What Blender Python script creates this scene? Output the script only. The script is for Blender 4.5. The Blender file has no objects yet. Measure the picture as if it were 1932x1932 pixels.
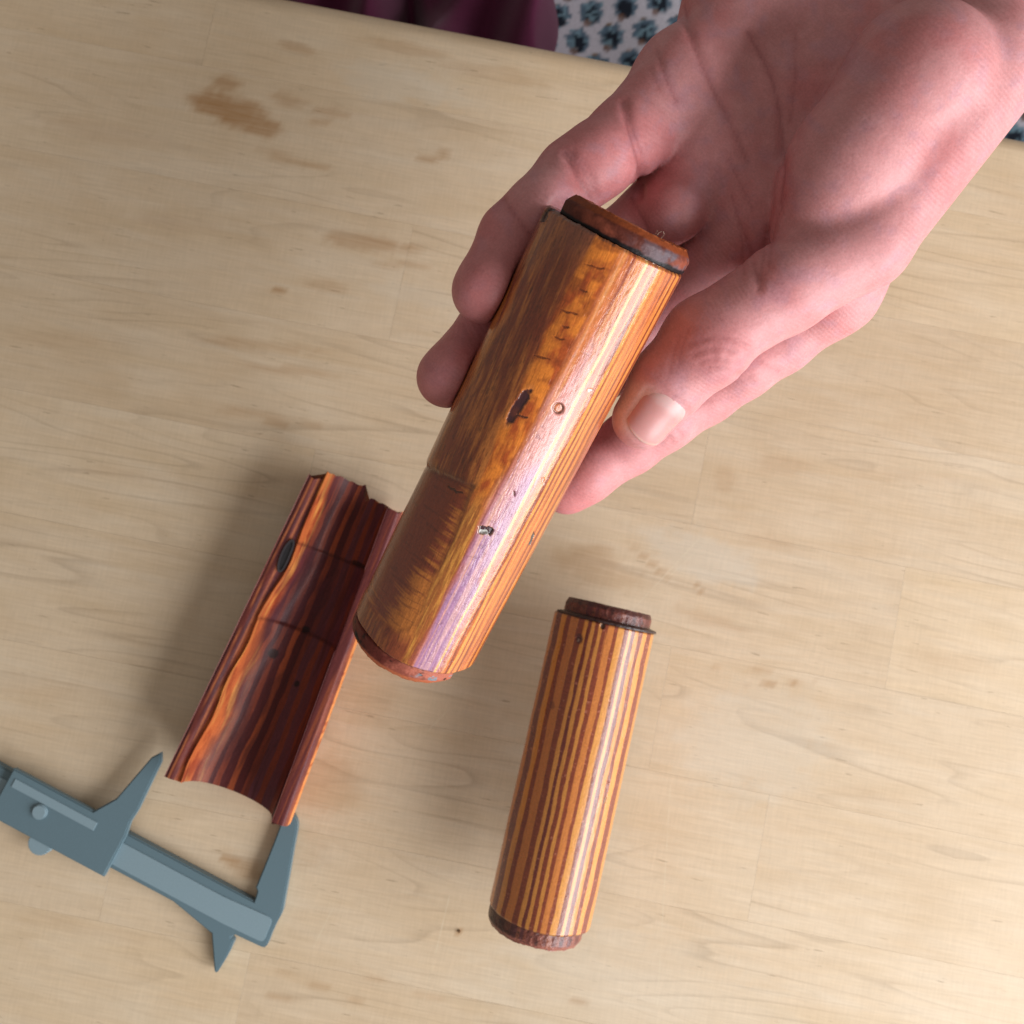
import bpy, math, random
import numpy as np
from mathutils import Matrix, Vector

# ------------------------------------------------------------------ camera, light, exposure
scene = bpy.context.scene
C = scene.collection
CAM_H, PITCH = 0.393, math.radians(4.0)
FPX = 1676.0                                   # focal length in units of the 1932-wide picture
cam_data = bpy.data.cameras.new('camera')
cam = bpy.data.objects.new('camera', cam_data); C.objects.link(cam)
cam.location = (0, 0, CAM_H); cam.rotation_euler = (PITCH, 0, 0)
cam_data.sensor_width = 36.0; cam_data.lens = 36.0*FPX/1932.0
cam_data.clip_start = 0.01; cam_data.clip_end = 50
cam_data.dof.use_dof = True; cam_data.dof.focus_distance = 0.252; cam_data.dof.aperture_fstop = 20.0
scene.camera = cam

world = bpy.data.worlds.new('World'); scene.world = world; world.use_nodes = True
bg = world.node_tree.nodes['Background']
bg.inputs[0].default_value = (1.0, 0.93, 0.85, 1); bg.inputs[1].default_value = 0.28

def area(name, loc, target, sx, sy, power, col):
    l = bpy.data.lights.new(name, 'AREA'); l.shape = 'RECTANGLE'; l.size = sx; l.size_y = sy
    l.energy = power; l.color = col
    o = bpy.data.objects.new(name, l); C.objects.link(o); o.location = loc
    o.rotation_euler = (Vector(target)-Vector(loc)).to_track_quat('-Z', 'Y').to_euler()
    return o
area('window_light', (0.86, -0.58, 0.47), (0, 0, 0.05), 1.45, 0.72, 29.5, (0.945, 0.975, 1.0))

vs = scene.view_settings
vs.view_transform = 'Standard'; vs.look = 'None'; vs.exposure = 0.08; vs.gamma = 1.0; vs.use_curve_mapping = False

# ------------------------------------------------------------------ helpers
RX = Matrix.Rotation(PITCH, 3, 'X')
CAMTOW = np.array(RX)
def cs(u, v, d):                                # picture position at depth d (mm) -> camera space mm
    return np.array([(u-966)/FPX*d, -(v-966)/FPX*d, -d])
def to_world(p):                                # camera space mm -> world metres
    p = np.atleast_2d(p)
    return (p*0.001) @ CAMTOW.T + np.array([0, 0, CAM_H])
def on_plane(u, v, z):                          # point of the horizontal plane at height z
    r = CAMTOW @ np.array([(u-966)/FPX, -(v-966)/FPX, -1.0])
    k = (z-CAM_H)/r[2]
    return np.array([0, 0, CAM_H]) + k*r

def smooth(a, b, x):
    t = np.clip((x-a)/(b-a), 0, 1); return t*t*(3-2*t)
_tab = np.random.RandomState(7).rand(256, 256).astype(np.float32)
def noise(x, y, seed=0):
    x = np.asarray(x, np.float64)+seed*17.31; y = np.asarray(y, np.float64)+seed*9.77
    xi = np.floor(x).astype(int); yi = np.floor(y).astype(int)
    fx = x-xi; fy = y-yi; fx = fx*fx*(3-2*fx); fy = fy*fy*(3-2*fy)
    t = lambda a, b: _tab[a & 255, b & 255]
    return (t(xi, yi)*(1-fx)+t(xi+1, yi)*fx)*(1-fy)+(t(xi, yi+1)*(1-fx)+t(xi+1, yi+1)*fx)*fy
def fbm(x, y, seed=0, o=3):
    s = 0; a = 1; n = 0
    for i in range(o):
        s = s+a*noise(np.asarray(x)*2**i, np.asarray(y)*2**i, seed+i*3); n += a; a *= 0.5
    return s/n
def srgb(r, g, b):
    c = np.array([r, g, b])/255.0
    return np.where(c <= 0.04045, c/12.92, ((c+0.055)/1.055)**2.4)
def mix(a, b, m):
    m = np.asarray(m)[..., None]; return a*(1-m)+b*m

def mesh_from(name, verts, faces, col=None, smooth_faces=True, attrs=None):
    me = bpy.data.meshes.new(name)
    verts = np.asarray(verts, np.float32)
    if isinstance(faces, np.ndarray):
        n, k = faces.shape
        me.vertices.add(len(verts)); me.vertices.foreach_set('co', verts.ravel())
        me.loops.add(n*k); me.loops.foreach_set('vertex_index', faces.ravel().astype(np.int32))
        me.polygons.add(n)
        me.polygons.foreach_set('loop_start', np.arange(0, n*k, k, dtype=np.int32))
        me.update(calc_edges=True)
    else:
        me.from_pydata(verts.tolist(), [], faces); me.update()
    me.polygons.foreach_set('use_smooth', np.full(len(me.polygons), smooth_faces))
    if col is not None:
        a = me.attributes.new('Col', 'FLOAT_COLOR', 'POINT')
        a.data.foreach_set('color', np.concatenate([col, np.ones((len(col), 1))], 1).astype(np.float32).ravel())
    for k, v in (attrs or {}).items():
        a = me.attributes.new(k, 'FLOAT', 'POINT'); a.data.foreach_set('value', np.asarray(v, np.float32).ravel())
    me.validate()
    return me
def link(name, me, mat, parent=None):
    o = bpy.data.objects.new(name, me); C.objects.link(o)
    if mat: me.materials.append(mat)
    if parent: o.parent = parent
    return o
def tag(o, label=None, cat=None, group=None, kind=None):
    for k, v in (('label', label), ('category', cat), ('group', group), ('kind', kind)):
        if v: o[k] = v
    return o
def empty(name, loc=(0, 0, 0), rz=0):
    o = bpy.data.objects.new(name, None); C.objects.link(o); o.location = loc; o.rotation_euler = (0, 0, rz)
    o.empty_display_size = 0.02
    return o
def child_world(o, parent):                     # mesh verts are in world space; keep them there under a moved parent
    o.parent = parent
    o.matrix_parent_inverse = (Matrix.Translation(parent.location) @ parent.rotation_euler.to_matrix().to_4x4()).inverted()

class NT:
    def __init__(s, name):
        s.m = bpy.data.materials.new(name); s.m.use_nodes = True
        s.t = s.m.node_tree; s.b = s.t.nodes['Principled BSDF']
    def n(s, typ, **kw):
        nd = s.t.nodes.new(typ)
        for k, v in kw.items():
            if k.startswith('i_'): nd.inputs[int(k[2:])].default_value = v
            else: setattr(nd, k, v)
        return nd
    def l(s, a, b): s.t.links.new(a, b)
    def math(s, op, a, b=None, clamp=False):
        nd = s.t.nodes.new('ShaderNodeMath'); nd.operation = op; nd.use_clamp = clamp
        for i, x in enumerate((a, b)):
            if x is None: continue
            if isinstance(x, (int, float)): nd.inputs[i].default_value = x
            else: s.l(x, nd.inputs[i])
        return nd.outputs[0]
    def mixc(s, f, a, b, mode='MIX'):
        nd = s.t.nodes.new('ShaderNodeMix'); nd.data_type = 'RGBA'; nd.blend_type = mode
        for sock, x in ((nd.inputs[0], f), (nd.inputs[6], a), (nd.inputs[7], b)):
            if isinstance(x, (int, float)): sock.default_value = x
            elif isinstance(x, (tuple, list)) or isinstance(x, np.ndarray): sock.default_value = (*[float(q) for q in x[:3]], 1)
            else: s.l(x, sock)
        return nd.outputs[2]
    def noise(s, vec, scale, detail=3, rough=0.55, dist=0.0):
        nd = s.n('ShaderNodeTexNoise'); nd.inputs['Scale'].default_value = scale
        nd.inputs['Detail'].default_value = detail; nd.inputs['Roughness'].default_value = rough
        nd.inputs['Distortion'].default_value = dist
        s.l(vec, nd.inputs['Vector']); return nd.outputs[0]
    def mapping(s, vec, scale=(1, 1, 1), rot=(0, 0, 0), loc=(0, 0, 0)):
        nd = s.n('ShaderNodeMapping'); s.l(vec, nd.inputs[0])
        nd.inputs['Location'].default_value = loc; nd.inputs['Rotation'].default_value = rot; nd.inputs['Scale'].default_value = scale
        return nd.outputs[0]
    def ramp(s, f, stops):
        nd = s.n('ShaderNodeValToRGB'); e = nd.color_ramp.elements
        while len(e) < len(stops): e.new(0.5)
        for el, (p, c) in zip(e, stops):
            el.position = p; el.color = (*c, 1) if len(c) == 3 else c
        s.l(f, nd.inputs[0]); return nd.outputs[0]
    def bump(s, h, strength, dist):
        nd = s.n('ShaderNodeBump'); nd.inputs['Strength'].default_value = strength; nd.inputs['Distance'].default_value = dist
        s.l(h, nd.inputs['Height']); return nd.outputs[0]
    def set(s, **kw):
        for k, v in kw.items():
            s.b.inputs[k.replace('_', ' ')].default_value = v
g3 = lambda v: (v, v, v)

# ------------------------------------------------------------------ materials
def lacquer_mat(name, rough=0.23, coat=0.36, bumpd=0.00006, spec=.45):
    m = NT(name)
    at = m.n('ShaderNodeAttribute', attribute_name='Col')
    fr = m.n('ShaderNodeAttribute', attribute_name='grain')      # height-like fine relief
    co = m.n('ShaderNodeTexCoord').outputs['Object']
    fine = m.noise(co, 1500, 3, 0.6)
    c = m.mixc(1.0, at.outputs['Color'], m.ramp(fine, [(0.25, g3(0.82)), (0.75, g3(1.16))]), 'MULTIPLY')
    m.l(c, m.b.inputs['Base Color'])
    mid = m.noise(co, 260, 4, 0.6)
    r = m.math('ADD', m.math('MULTIPLY', mid, 0.22), rough-0.11)
    m.l(r, m.b.inputs['Roughness'])
    h = m.math('ADD', m.math('MULTIPLY', fr.outputs['Fac'], 1.0), m.math('ADD', m.math('MULTIPLY', mid, 0.9), m.math('MULTIPLY', fine, 0.25)))
    m.l(m.bump(h, 0.5, bumpd), m.b.inputs['Normal'])
    m.set(Coat_Weight=coat, Coat_Roughness=0.17, Specular_IOR_Level=spec)
    return m.m
M_LAC = lacquer_mat('lacquered_laminate')
M_LAC_DULL = lacquer_mat('worn_laminate', rough=0.45, coat=0.12, bumpd=0.0003)
M_LAC_SOFT = lacquer_mat('oiled_laminate', rough=0.50, coat=0.05, bumpd=0.00010, spec=.16)
M_LAC_SATIN = lacquer_mat('satin_laminate', rough=0.30, coat=0.28, bumpd=0.00008)

def table_mat():
    m = NT('maple_board')
    co = m.n('ShaderNodeTexCoord').outputs['Object']
    oi = m.n('ShaderNodeObjectInfo')
    off = m.n('ShaderNodeCombineXYZ'); m.l(m.math('MULTIPLY', oi.outputs['Random'], 3.0), off.inputs[0]); m.l(m.math('MULTIPLY', oi.outputs['Random'], 7.0), off.inputs[2])
    va = m.n('ShaderNodeVectorMath', operation='ADD'); m.l(co, va.inputs[0]); m.l(off.outputs[0], va.inputs[1])
    p = va.outputs[0]
    stain = m.n('ShaderNodeAttribute', attribute_name='stain').outputs['Fac']
    fine = m.noise(m.mapping(p, (9, 150, 9)), 6.0, 4, 0.6, 0.3)
    band = m.noise(m.mapping(p, (5, 36, 5)), 3.0, 4, 0.55, 0.6)
    blot = m.noise(m.mapping(p, (14, 26, 14)), 1.6, 3, 0.5, 0.3)
    fleck = m.noise(m.mapping(p, (22, 210, 22)), 4.0, 2, 0.5, 0.2)
    cath = m.noise(m.mapping(p, (1.5, 14, 3)), 2.0, 2, 0.5, 0.35)
    ring = m.math('FRACT', m.math('MULTIPLY', cath, 14.0))
    line = m.ramp(ring, [(0.0, g3(1)), (0.05, g3(0)), (0.80, g3(0)), (1.0, g3(1))])
    linem = m.math('MULTIPLY', line, m.ramp(m.noise(m.mapping(p, (7, 22, 7)), 1.3, 2), [(0.44, g3(0)), (0.64, g3(1))]))
    base = m.ramp(band, [(0.22, (0.60, 0.455, 0.30)), (0.5, (0.63, 0.488, 0.338)), (0.8, (0.645, 0.52, 0.38))])
    base = m.mixc(1.0, base, m.ramp(fine, [(0.25, g3(0.92)), (0.7, g3(1.05))]), 'MULTIPLY')
    saw = m.noise(m.mapping(p, (260, 22, 9)), 5.0, 3, 0.6)
    base = m.mixc(1.0, base, m.ramp(saw, [(0.3, g3(0.955)), (0.7, g3(1.03))]), 'MULTIPLY')
    base = m.mixc(1.0, base, m.ramp(blot, [(0.3, (0.955, 0.92, 0.88)), (0.65, (1.02, 1.02, 1.03))]), 'MULTIPLY')
    base = m.mixc(m.math('MULTIPLY', linem, 0.26), base, (0.20, 0.13, 0.075))
    base = m.mixc(m.ramp(fleck, [(0.71, g3(0)), (0.76, g3(0.5))]), base, (0.22, 0.15, 0.09))
    tint = m.ramp(oi.outputs['Random'], [(0.0, (0.965, 0.95, 0.93)), (0.5, (1, 1, 1)), (1.0, (1.03, 1.02, 0.99))])
    base = m.mixc(1.0, base, tint, 'MULTIPLY')
    st = m.math('MULTIPLY', stain, m.ramp(fine, [(0.2, g3(1.0)), (0.8, g3(0.62))]))
    base = m.mixc(st, base, (0.36, 0.185, 0.070))
    pale = m.n('ShaderNodeAttribute', attribute_name='pale').outputs['Fac']
    base = m.mixc(m.math('MULTIPLY', pale, 0.30), base, (0.60, 0.57, 0.50))
    # knife scratches and pencil lines, set by two end points in table metres
    scr = None
    for (x0, y0, x1, y1, w) in SCRATCH:
        dx, dy = x1-x0, y1-y0; L = math.hypot(dx, dy)
        sub = m.n('ShaderNodeVectorMath', operation='SUBTRACT'); m.l(co, sub.inputs[0]); sub.inputs[1].default_value = (x0, y0, 0)
        d1 = m.n('ShaderNodeVectorMath', operation='DOT_PRODUCT'); m.l(sub.outputs[0], d1.inputs[0]); d1.inputs[1].default_value = (-dy/L, dx/L, 0)
        d2 = m.n('ShaderNodeVectorMath', operation='DOT_PRODUCT'); m.l(sub.outputs[0], d2.inputs[0]); d2.inputs[1].default_value = (dx/L, dy/L, 0)
        near = m.math('LESS_THAN', m.math('ABSOLUTE', d1.outputs['Value']), w)
        rng = m.math('LESS_THAN', m.math('ABSOLUTE', m.math('SUBTRACT', d2.outputs['Value'], L/2)), L/2)
        k = m.math('MULTIPLY', near, rng)
        scr = k if scr is None else m.math('MAXIMUM', scr, k)
    scr = m.math('MULTIPLY', scr, m.ramp(m.noise(co, 120, 2), [(0.35, g3(0.0)), (0.6, g3(0.45))]))
    base = m.mixc(scr, base, (0.68, 0.58, 0.42))
    m.l(base, m.b.inputs['Base Color'])
    m.l(m.math('ADD', m.math('MULTIPLY', fine, 0.22), 0.38), m.b.inputs['Roughness'])
    m.l(m.bump(m.math('ADD', fine, m.math('MULTIPLY', band, 0.8)), 0.25, 0.00025), m.b.inputs['Normal'])
    m.set(Specular_IOR_Level=0.35)
    return m.m

def skin_mat():
    m = NT('skin')
    at = m.n('ShaderNodeAttribute', attribute_name='Col').outputs['Color']
    co = m.n('ShaderNodeTexCoord').outputs['Object']
    mott = m.noise(co, 260, 4, 0.6)
    c = m.mixc(1.0, at, m.ramp(mott, [(0.3, (0.93, 0.89, 0.89)), (0.7, (1.05, 1.08, 1.08))]), 'MULTIPLY')
    pores = m.noise(co, 1600, 2, 0.5)
    c = m.mixc(1.0, c, m.ramp(pores, [(0.3, g3(0.92)), (0.7, g3(1.06))]), 'MULTIPLY')
    m.l(c, m.b.inputs['Base Color'])
    m.set(Subsurface_Weight=0.22, Subsurface_Scale=0.0016, Roughness=0.52, Specular_IOR_Level=0.36)
    m.b.inputs['Subsurface Radius'].default_value = (1.0, 0.45, 0.36)
    wv = m.n('ShaderNodeTexWave'); wv.wave_type = 'BANDS'; wv.bands_direction = 'DIAGONAL'
    wv.inputs['Scale'].default_value = 310; wv.inputs['Distortion'].default_value = 9.0; wv.inputs['Detail'].default_value = 1.0; wv.inputs['Detail Scale'].default_value = 0.12
    m.l(co, wv.inputs['Vector'])
    wr = m.noise(m.mapping(co, (1, 1, 1), (0.3, 0.2, 0.7)), 420, 4, 0.65, 0.8)
    h = m.math('ADD', m.math('MULTIPLY', wv.outputs['Fac'], 0.20), m.math('ADD', wr, m.math('MULTIPLY', pores, 0.3)))
    m.l(m.bump(h, 0.55, 0.00024), m.b.inputs['Normal'])
    return m.m
def simple(name, col, rough, metal=0.0, spec=0.5, nscale=400, namp=0.12, bump=0.0):
    m = NT(name)
    co = m.n('ShaderNodeTexCoord').outputs['Object']
    nz = m.noise(co, nscale, 4, 0.6)
    c = m.mixc(1.0, tuple(col), m.ramp(nz, [(0.25, g3(1-namp)), (0.75, g3(1+namp))]), 'MULTIPLY')
    m.l(c, m.b.inputs['Base Color'])
    m.set(Roughness=rough, Metallic=metal, Specular_IOR_Level=spec)
    if bump: m.l(m.bump(nz, 0.5, bump), m.b.inputs['Normal'])
    return m
def attr_cloth(name, rough=0.9):
    m = NT(name)
    at = m.n('ShaderNodeAttribute', attribute_name='Col').outputs['Color']
    co = m.n('ShaderNodeTexCoord').outputs['Object']
    nz = m.noise(co, 900, 3, 0.6)
    m.l(m.mixc(1.0, at, m.ramp(nz, [(0.25, g3(0.85)), (0.75, g3(1.12))]), 'MULTIPLY'), m.b.inputs['Base Color'])
    m.l(m.bump(nz, 0.5, 0.0004), m.b.inputs['Normal'])
    m.set(Roughness=rough, Specular_IOR_Level=0.2, Sheen_Weight=0.15)
    return m.m

# ------------------------------------------------------------------ the table: laminated staves
e0 = on_plane(640, 2, 0); e1 = on_plane(1182, 106, 0)
TROT = math.atan2(e1[1]-e0[1], e1[0]-e0[0])
TEDGE = np.array([e0[0], e0[1]])
ca, sa = math.cos(TROT), math.sin(TROT)
def t_local(u, v, z=0):
    q = on_plane(u, v, z)[:2]-TEDGE
    return np.array([ca*q[0]+sa*q[1], -sa*q[0]+ca*q[1]])
table = empty('table', (TEDGE[0], TEDGE[1], 0), TROT)
tag(table, 'pale maple laminated tabletop with worn brown stains under the wooden pieces', 'table')
SCRATCH = []
for (u0, v0, u1, v1, w) in ((850, 1335, 715, 1475, .00018), (640, 1690, 590, 1790, .0002), (1325, 1010, 1180, 1165, .0002), (1345, 1010, 1250, 1100, .00016),
                            (848, 1690, 800, 1890, .00022), (1265, 1480, 1240, 1900, .00018)):
    a = t_local(u0, v0); b = t_local(u1, v1); SCRATCH.append((a[0], a[1], b[0], b[1], w))
M_TABLE = table_mat()
STAINS = [  # u, v, half length, half width (mm), strength, angle offset
    (436, 205, 19, 8, 1.0, -.12), (470, 232, 16, 5, 0.85, -.05), (425, 160, 7, 5, 0.7, .1), (545, 190, 10, 3.2, 0.42, -.1), (620, 212, 9, 2.4, 0.5, .05), (600, 232, 5, 1.6, .45, .1),
    (560, 90, 9, 2.6, 0.45, 0), (590, 312, 10, 1.6, 0.5, .12), (540, 300, 12, 2, 0.4, -.1), (812, 300, 6, 2.2, 0.65, .1), (835, 292, 3, 3, 0.5, .8),
    (700, 460, 20, 3.6, 0.62, .06), (610, 540, 13, 3, 0.35, 0), (520, 548, 5, 0.9, 0.8, .15), (760, 500, 12, 1.6, 0.4, .1), (480, 650, 30, 2.5, 0.35, .08), (560, 700, 25, 1.6, 0.4, .1),
    (470, 780, 22, 2.2, .35, .05), (540, 800, 18, 1.0, .4, .15), (900, 30, 20, 4, .3, 0), (1060, 80, 16, 3, .35, 0), (760, 90, 22, 3, .3, .02), (930, 140, 24, 4, .22, 0),
    (1230, 1065, 13, 1.4, .5, -.55), (1318, 1110, 5, 1.2, .55, -.7), (1365, 905, 5, 6, .25, .3), (1110, 1065, 15, 9, .38, .1), (1160, 1090, 18, 5, .3, 0),
    (1340, 1170, 16, 3, .25, -.1), (1460, 1290, 16, .7, .7, .25), (1400, 1262, 13, .6, .6, .1), (1450, 1020, 10, 3, .2, 0), (1470, 880, 13, 4, .22, .1),
    (540, 1290, 22, 30, .20, .4), (620, 1480, 16, 14, .28, .3), (560, 1600, 14, 9, .2, 0), (470, 1640, 14, 4, .5, -.2), (440, 1625, 8, .8, .8, 0), (865, 1758, 1.3, .8, .9, .5),
    (700, 1290, 14, 18, .18, 0), (600, 1860, 24, .9, .35, -.15), (500, 1880, 16, .8, .4, .1), (780, 1870, 20, .8, .3, -.1), (1090, 1890, 5, .5, .5, 0),
    (330, 420, 26, 4, .4, .05), (200, 250, 30, 5, .45, 0), (120, 640, 24, 3, .35, .1), (260, 900, 28, 3, .3, 0), (90, 1300, 26, 5, .3, .1), (160, 1750, 30, 3, .3, 0), (1720, 900, 22, 3, .3, .1), (1650, 1500, 24, 3, .22, 0), (1800, 1250, 20, 4, .3, 0)]
SL = [(*t_local(u, v), a*1e-3, b*1e-3, s*(1.0 if 423 < u < 1510 else .4), th) for (u, v, a, b, s, th) in STAINS]
PALE = [(*t_local(u, v), a*1e-3, b*1e-3, s, th) for (u, v, a, b, s, th) in ((760, 160, 30, 8, .7, 0), (1330, 1050, 28, 9, .9, -.15), (1420, 1400, 30, 25, .6, 0), (1200, 1900, 70, 30, .35, 0), (800, 560, 24, 5, .5, 0), (640, 1100, 20, 7, .4, 0))]
def blobs(x, y, L, seed, amp=0.5):
    out = np.zeros_like(x)
    wob = fbm(x*110, y*260, seed, 3)-0.5
    wob2 = fbm(x*420, y*900, seed+5, 2)-0.5
    for (cx, cy, a, b, s, th) in L:
        dx, dy = x-cx, y-cy; c_, s_ = math.cos(th), math.sin(th)
        q = np.sqrt(((c_*dx+s_*dy)/a)**2+((-s_*dx+c_*dy)/b)**2)+wob*amp*1.6+wob2*amp*.8
        out = np.maximum(out, s*(1-smooth(0.62, 1.25, q)))
    return out
J = t_local(1431, 1743)
PITCHY = 0.0545
rows = []
yb = J[1]
while yb > -0.52: yb -= PITCHY
ends = {}
def endx(u, v): return t_local(u, v)
for (u, v) in ((1430, 1625), (1250, 1310), (1316, 930), (468, 1820), (760, 520), (560, 1010), (1700, 1120), (240, 1500), (980, 1560), (1050, 300)):
    q = endx(u, v); ends.setdefault(int(math.floor((q[1]-J[1])/PITCHY)), []).append(q[0])
rnd = random.Random(4)
y = yb
GAP = 0.00003
while y < 0:
    y1 = min(y+PITCHY, 0.0)
    if 0-y1 < 0.012: y1 = 0.0
    ri = int(math.floor((y+0.5*PITCHY-J[1])/PITCHY))
    xs = sorted([-0.46, 0.60]+ends.get(ri, [rnd.uniform(-.1, .1)]))
    for x0, x1 in zip(xs[:-1], xs[1:]):
        if x1-x0 < 0.02: continue
        nx = max(2, int((x1-x0)/0.0022)); ny = 22
        last = (y1 >= -1e-6)
        # cross-section profile, from the underside up and over
        prof = [(y+GAP, -0.030)]
        yy = np.linspace(y+GAP, (y1-0.010 if last else y1-GAP), ny)
        prof += [(q, 0.0) for q in yy]
        if last:
            for k in range(1, 9):
                th = k/8*math.pi/2; prof.append((y1-0.010+0.010*math.sin(th), -0.010+0.010*math.cos(th)))
        prof.append((y1-(0 if last else GAP), -0.030))
        prof = np.array(prof); npf = len(prof)
        xx = np.linspace(x0+GAP, x1-GAP, nx)
        V = np.zeros((len(xx), npf, 3)); V[:, :, 0] = xx[:, None]; V[:, :, 1] = prof[None, :, 0]; V[:, :, 2] = prof[None, :, 1]
        idx = np.arange(len(xx)*npf).reshape(len(xx), npf)
        f = np.stack([idx[:-1, :-1], idx[1:, :-1], idx[1:, 1:], idx[:-1, 1:]], -1).reshape(-1, 4)
        me = mesh_from('stave', V.reshape(-1, 3), f, attrs={'stain': blobs(V[..., 0], V[..., 1], SL, 3).ravel(), 'pale': blobs(V[..., 0], V[..., 1], PALE, 11, .6).ravel()})
        try: me.set_sharp_from_angle(angle=math.radians(40))
        except Exception: pass
        link('stave', me, M_TABLE, table)
    y = y1

# ------------------------------------------------------------------ cloths beyond the table edge
def grid_cloth(name, x0, x1, y0, y1, n, m, zf, colf, mat):
    X, Y = np.meshgrid(np.linspace(x0, x1, n), np.linspace(y0, y1, m), indexing='ij')
    Z = zf(X, Y)
    idx = np.arange(n*m).reshape(n, m)
    f = np.stack([idx[:-1, :-1], idx[1:, :-1], idx[1:, 1:], idx[:-1, 1:]], -1).reshape(-1, 4)
    me = mesh_from(name, np.stack([X, Y, Z], -1).reshape(-1, 3), f, col=colf(X, Y).reshape(-1, 3))
    return link(name, me, mat)
def motif_col(X, Y):
    K = 1.08; P = 0.0205; Q = 0.0172
    c_, s_ = math.cos(-.10), math.sin(-.10)
    x = c_*X-s_*Y; yv = s_*X+c_*Y
    r = np.floor(yv/Q); xo = x+np.mod(r, 2)*P/2+.020
    a = (np.mod(xo, P)-P/2)/K; b = (np.mod(yv, Q)-Q/2)/K
    cell = np.floor(xo/P)*7.3+r*3.1
    ground = srgb(186, 182, 192)
    col = np.broadcast_to(ground, X.shape+(3,)).copy()
    w1 = noise(X*500, Y*500, 3)
    ang = np.arctan2(b, a); rad = np.hypot(a/0.0072, (b-.0005)/0.0078)
    petal = 0.92+0.09*np.cos(ang*8+cell)+.30*(w1-.5)
    body = smooth(0.08, -0.08, rad-petal)
    col = mix(col, srgb(52, 84, 104), body*.9)
    inner = smooth(0.1, -0.1, np.hypot(a/.0045, (b+.001)/.0058)-(.9+.3*(noise(X*700, Y*700, 8)-.5)))
    col = mix(col, srgb(16, 24, 38), inner)
    pet2 = smooth(.62, .74, noise(X*420+cell, Y*420, 5))*body
    col = mix(col, srgb(120, 150, 165), pet2*.7)
    stalk = smooth(.0016, .0008, np.abs(a+.0006))*smooth(.0065, .0078, b)*smooth(.0108, .0098, b)
    col = mix(col, srgb(120, 95, 70), stalk)
    tan = smooth(0.2, -0.2, np.hypot((a+.003)/.0022, (b+.0055)/.0022)-1)
    col = mix(col, srgb(110, 78, 62), tan*.8)
    return col
M_PAT = attr_cloth('printed_cotton'); M_PLUM = attr_cloth('plum_cloth')
pc = grid_cloth('patterned_fabric', -0.45, 0.62, 0.02, 0.62, 620, 360,
    lambda X, Y: -0.125+0.012*(fbm(X*9, Y*6, 21)-.5)+0.004*np.sin(X*60+Y*25)*0.5, motif_col, M_PAT)
tag(pc, 'pale grey cotton fabric printed with dark blue flower motifs behind the table', 'fabric')
edge = on_plane(1062, 60, -0.1)
def plum_z(X, Y):
    r = smooth(edge[0]+.006+.02*(Y-edge[1]), edge[0]-.016, X+.003*np.sin(Y*90))
    gap = np.exp(-((X-on_plane(762, 20, -.1)[0])/.0085)**2)*smooth(.45, .2, Y)
    folds = .012*np.sin(X*75+Y*38+1.2)+.008*np.sin(X*140-Y*60)+.02*(fbm(X*16, Y*12, 31)-.5)
    return -0.16+r*(0.075+folds)-gap*.10
pl = grid_cloth('plum_cloth', -0.45, edge[0]+.004, 0.10, 0.60, 420, 300, plum_z,
    lambda X, Y: np.broadcast_to(srgb(88, 32, 60), X.shape+(3,))*(0.85+.3*fbm(X*60, Y*60, 4)[..., None]), M_PLUM)
sol = pl.modifiers.new('thickness', 'SOLIDIFY'); sol.thickness = 0.002
tag(pl, 'dark plum folded cloth lying over the printed fabric beyond the table edge', 'cloth')

# ------------------------------------------------------------------ wooden handguards
def sweep_shell(t, phi_out, rad_out, ri, Lmm, nin=28):
    """t (n,), phi_out (m,), rad_out (n,m) outer radius; inner radius ri; returns local (axial, right, up) mm and quads"""
    n, m = rad_out.shape
    phi_in = np.linspace(phi_out[-1], phi_out[0], nin)
    rin = np.full((n, nin), ri)
    PH = np.concatenate([phi_out, phi_in]); RR = np.concatenate([rad_out, rin], 1)
    k = m+nin
    T = t if t.ndim == 2 else np.repeat(t[:, None], k, 1)
    V = np.stack([T*Lmm, RR*np.sin(PH)[None], RR*np.cos(PH)[None]], -1)
    idx = np.arange(n*k).reshape(n, k)
    nx = np.roll(idx, -1, 1)
    f = np.stack([idx[:-1], idx[1:], nx[1:], nx[:-1]], -1).reshape(-1, 4)
    return V, f, PH, k
def frame(A, B, toward):
    ex = (B-A)/np.linalg.norm(B-A); ez = toward-ex*np.dot(toward, ex); ez /= np.linalg.norm(ez)
    ey = np.cross(ez, ex)
    return ex, ey, ez
def place(V, A, ex, ey, ez):
    return A+V[..., 0:1]*ex+V[..., 1:2]*ey+V[..., 2:3]*ez
def build_shell(name, V, f, col, grain, mat, parent, flip=False, caps=True):
    n, k, _ = V.shape
    if flip: f = f[:, ::-1]
    me = mesh_from(name, V.reshape(-1, 3), np.ascontiguousarray(f), col=col.reshape(-1, 3), attrs={'grain': grain.ravel()})
    if caps:
        me2 = bpy.data.meshes.new(name+'_cap')
        vs_ = np.concatenate([V[0], V[-1]]); a = list(range(k)); b = list(range(k, 2*k))
        faces = [a[::-1], b] if flip else [a, b[::-1]]
        me2.from_pydata(vs_.tolist(), [], faces)
        ca_ = me2.attributes.new('Col', 'FLOAT_COLOR', 'POINT')
        cc = np.concatenate([col[0], col[-1]])*np.array([.9, .85, .8])
        ca_.data.foreach_set('color', np.concatenate([cc, np.ones((2*k, 1))], 1).astype(np.float32).ravel())
        me2.attributes.new('grain', 'FLOAT', 'POINT')
        import bmesh
        bm = bmesh.new(); bm.from_mesh(me); bm.from_mesh(me2); bm.to_mesh(me); bm.free(); bpy.data.meshes.remove(me2)
    o = link(name, me, mat); child_world(o, parent)
    return o
deg = math.radians
def unit_(v): return np.asarray(v, float)/np.linalg.norm(v)
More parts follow.
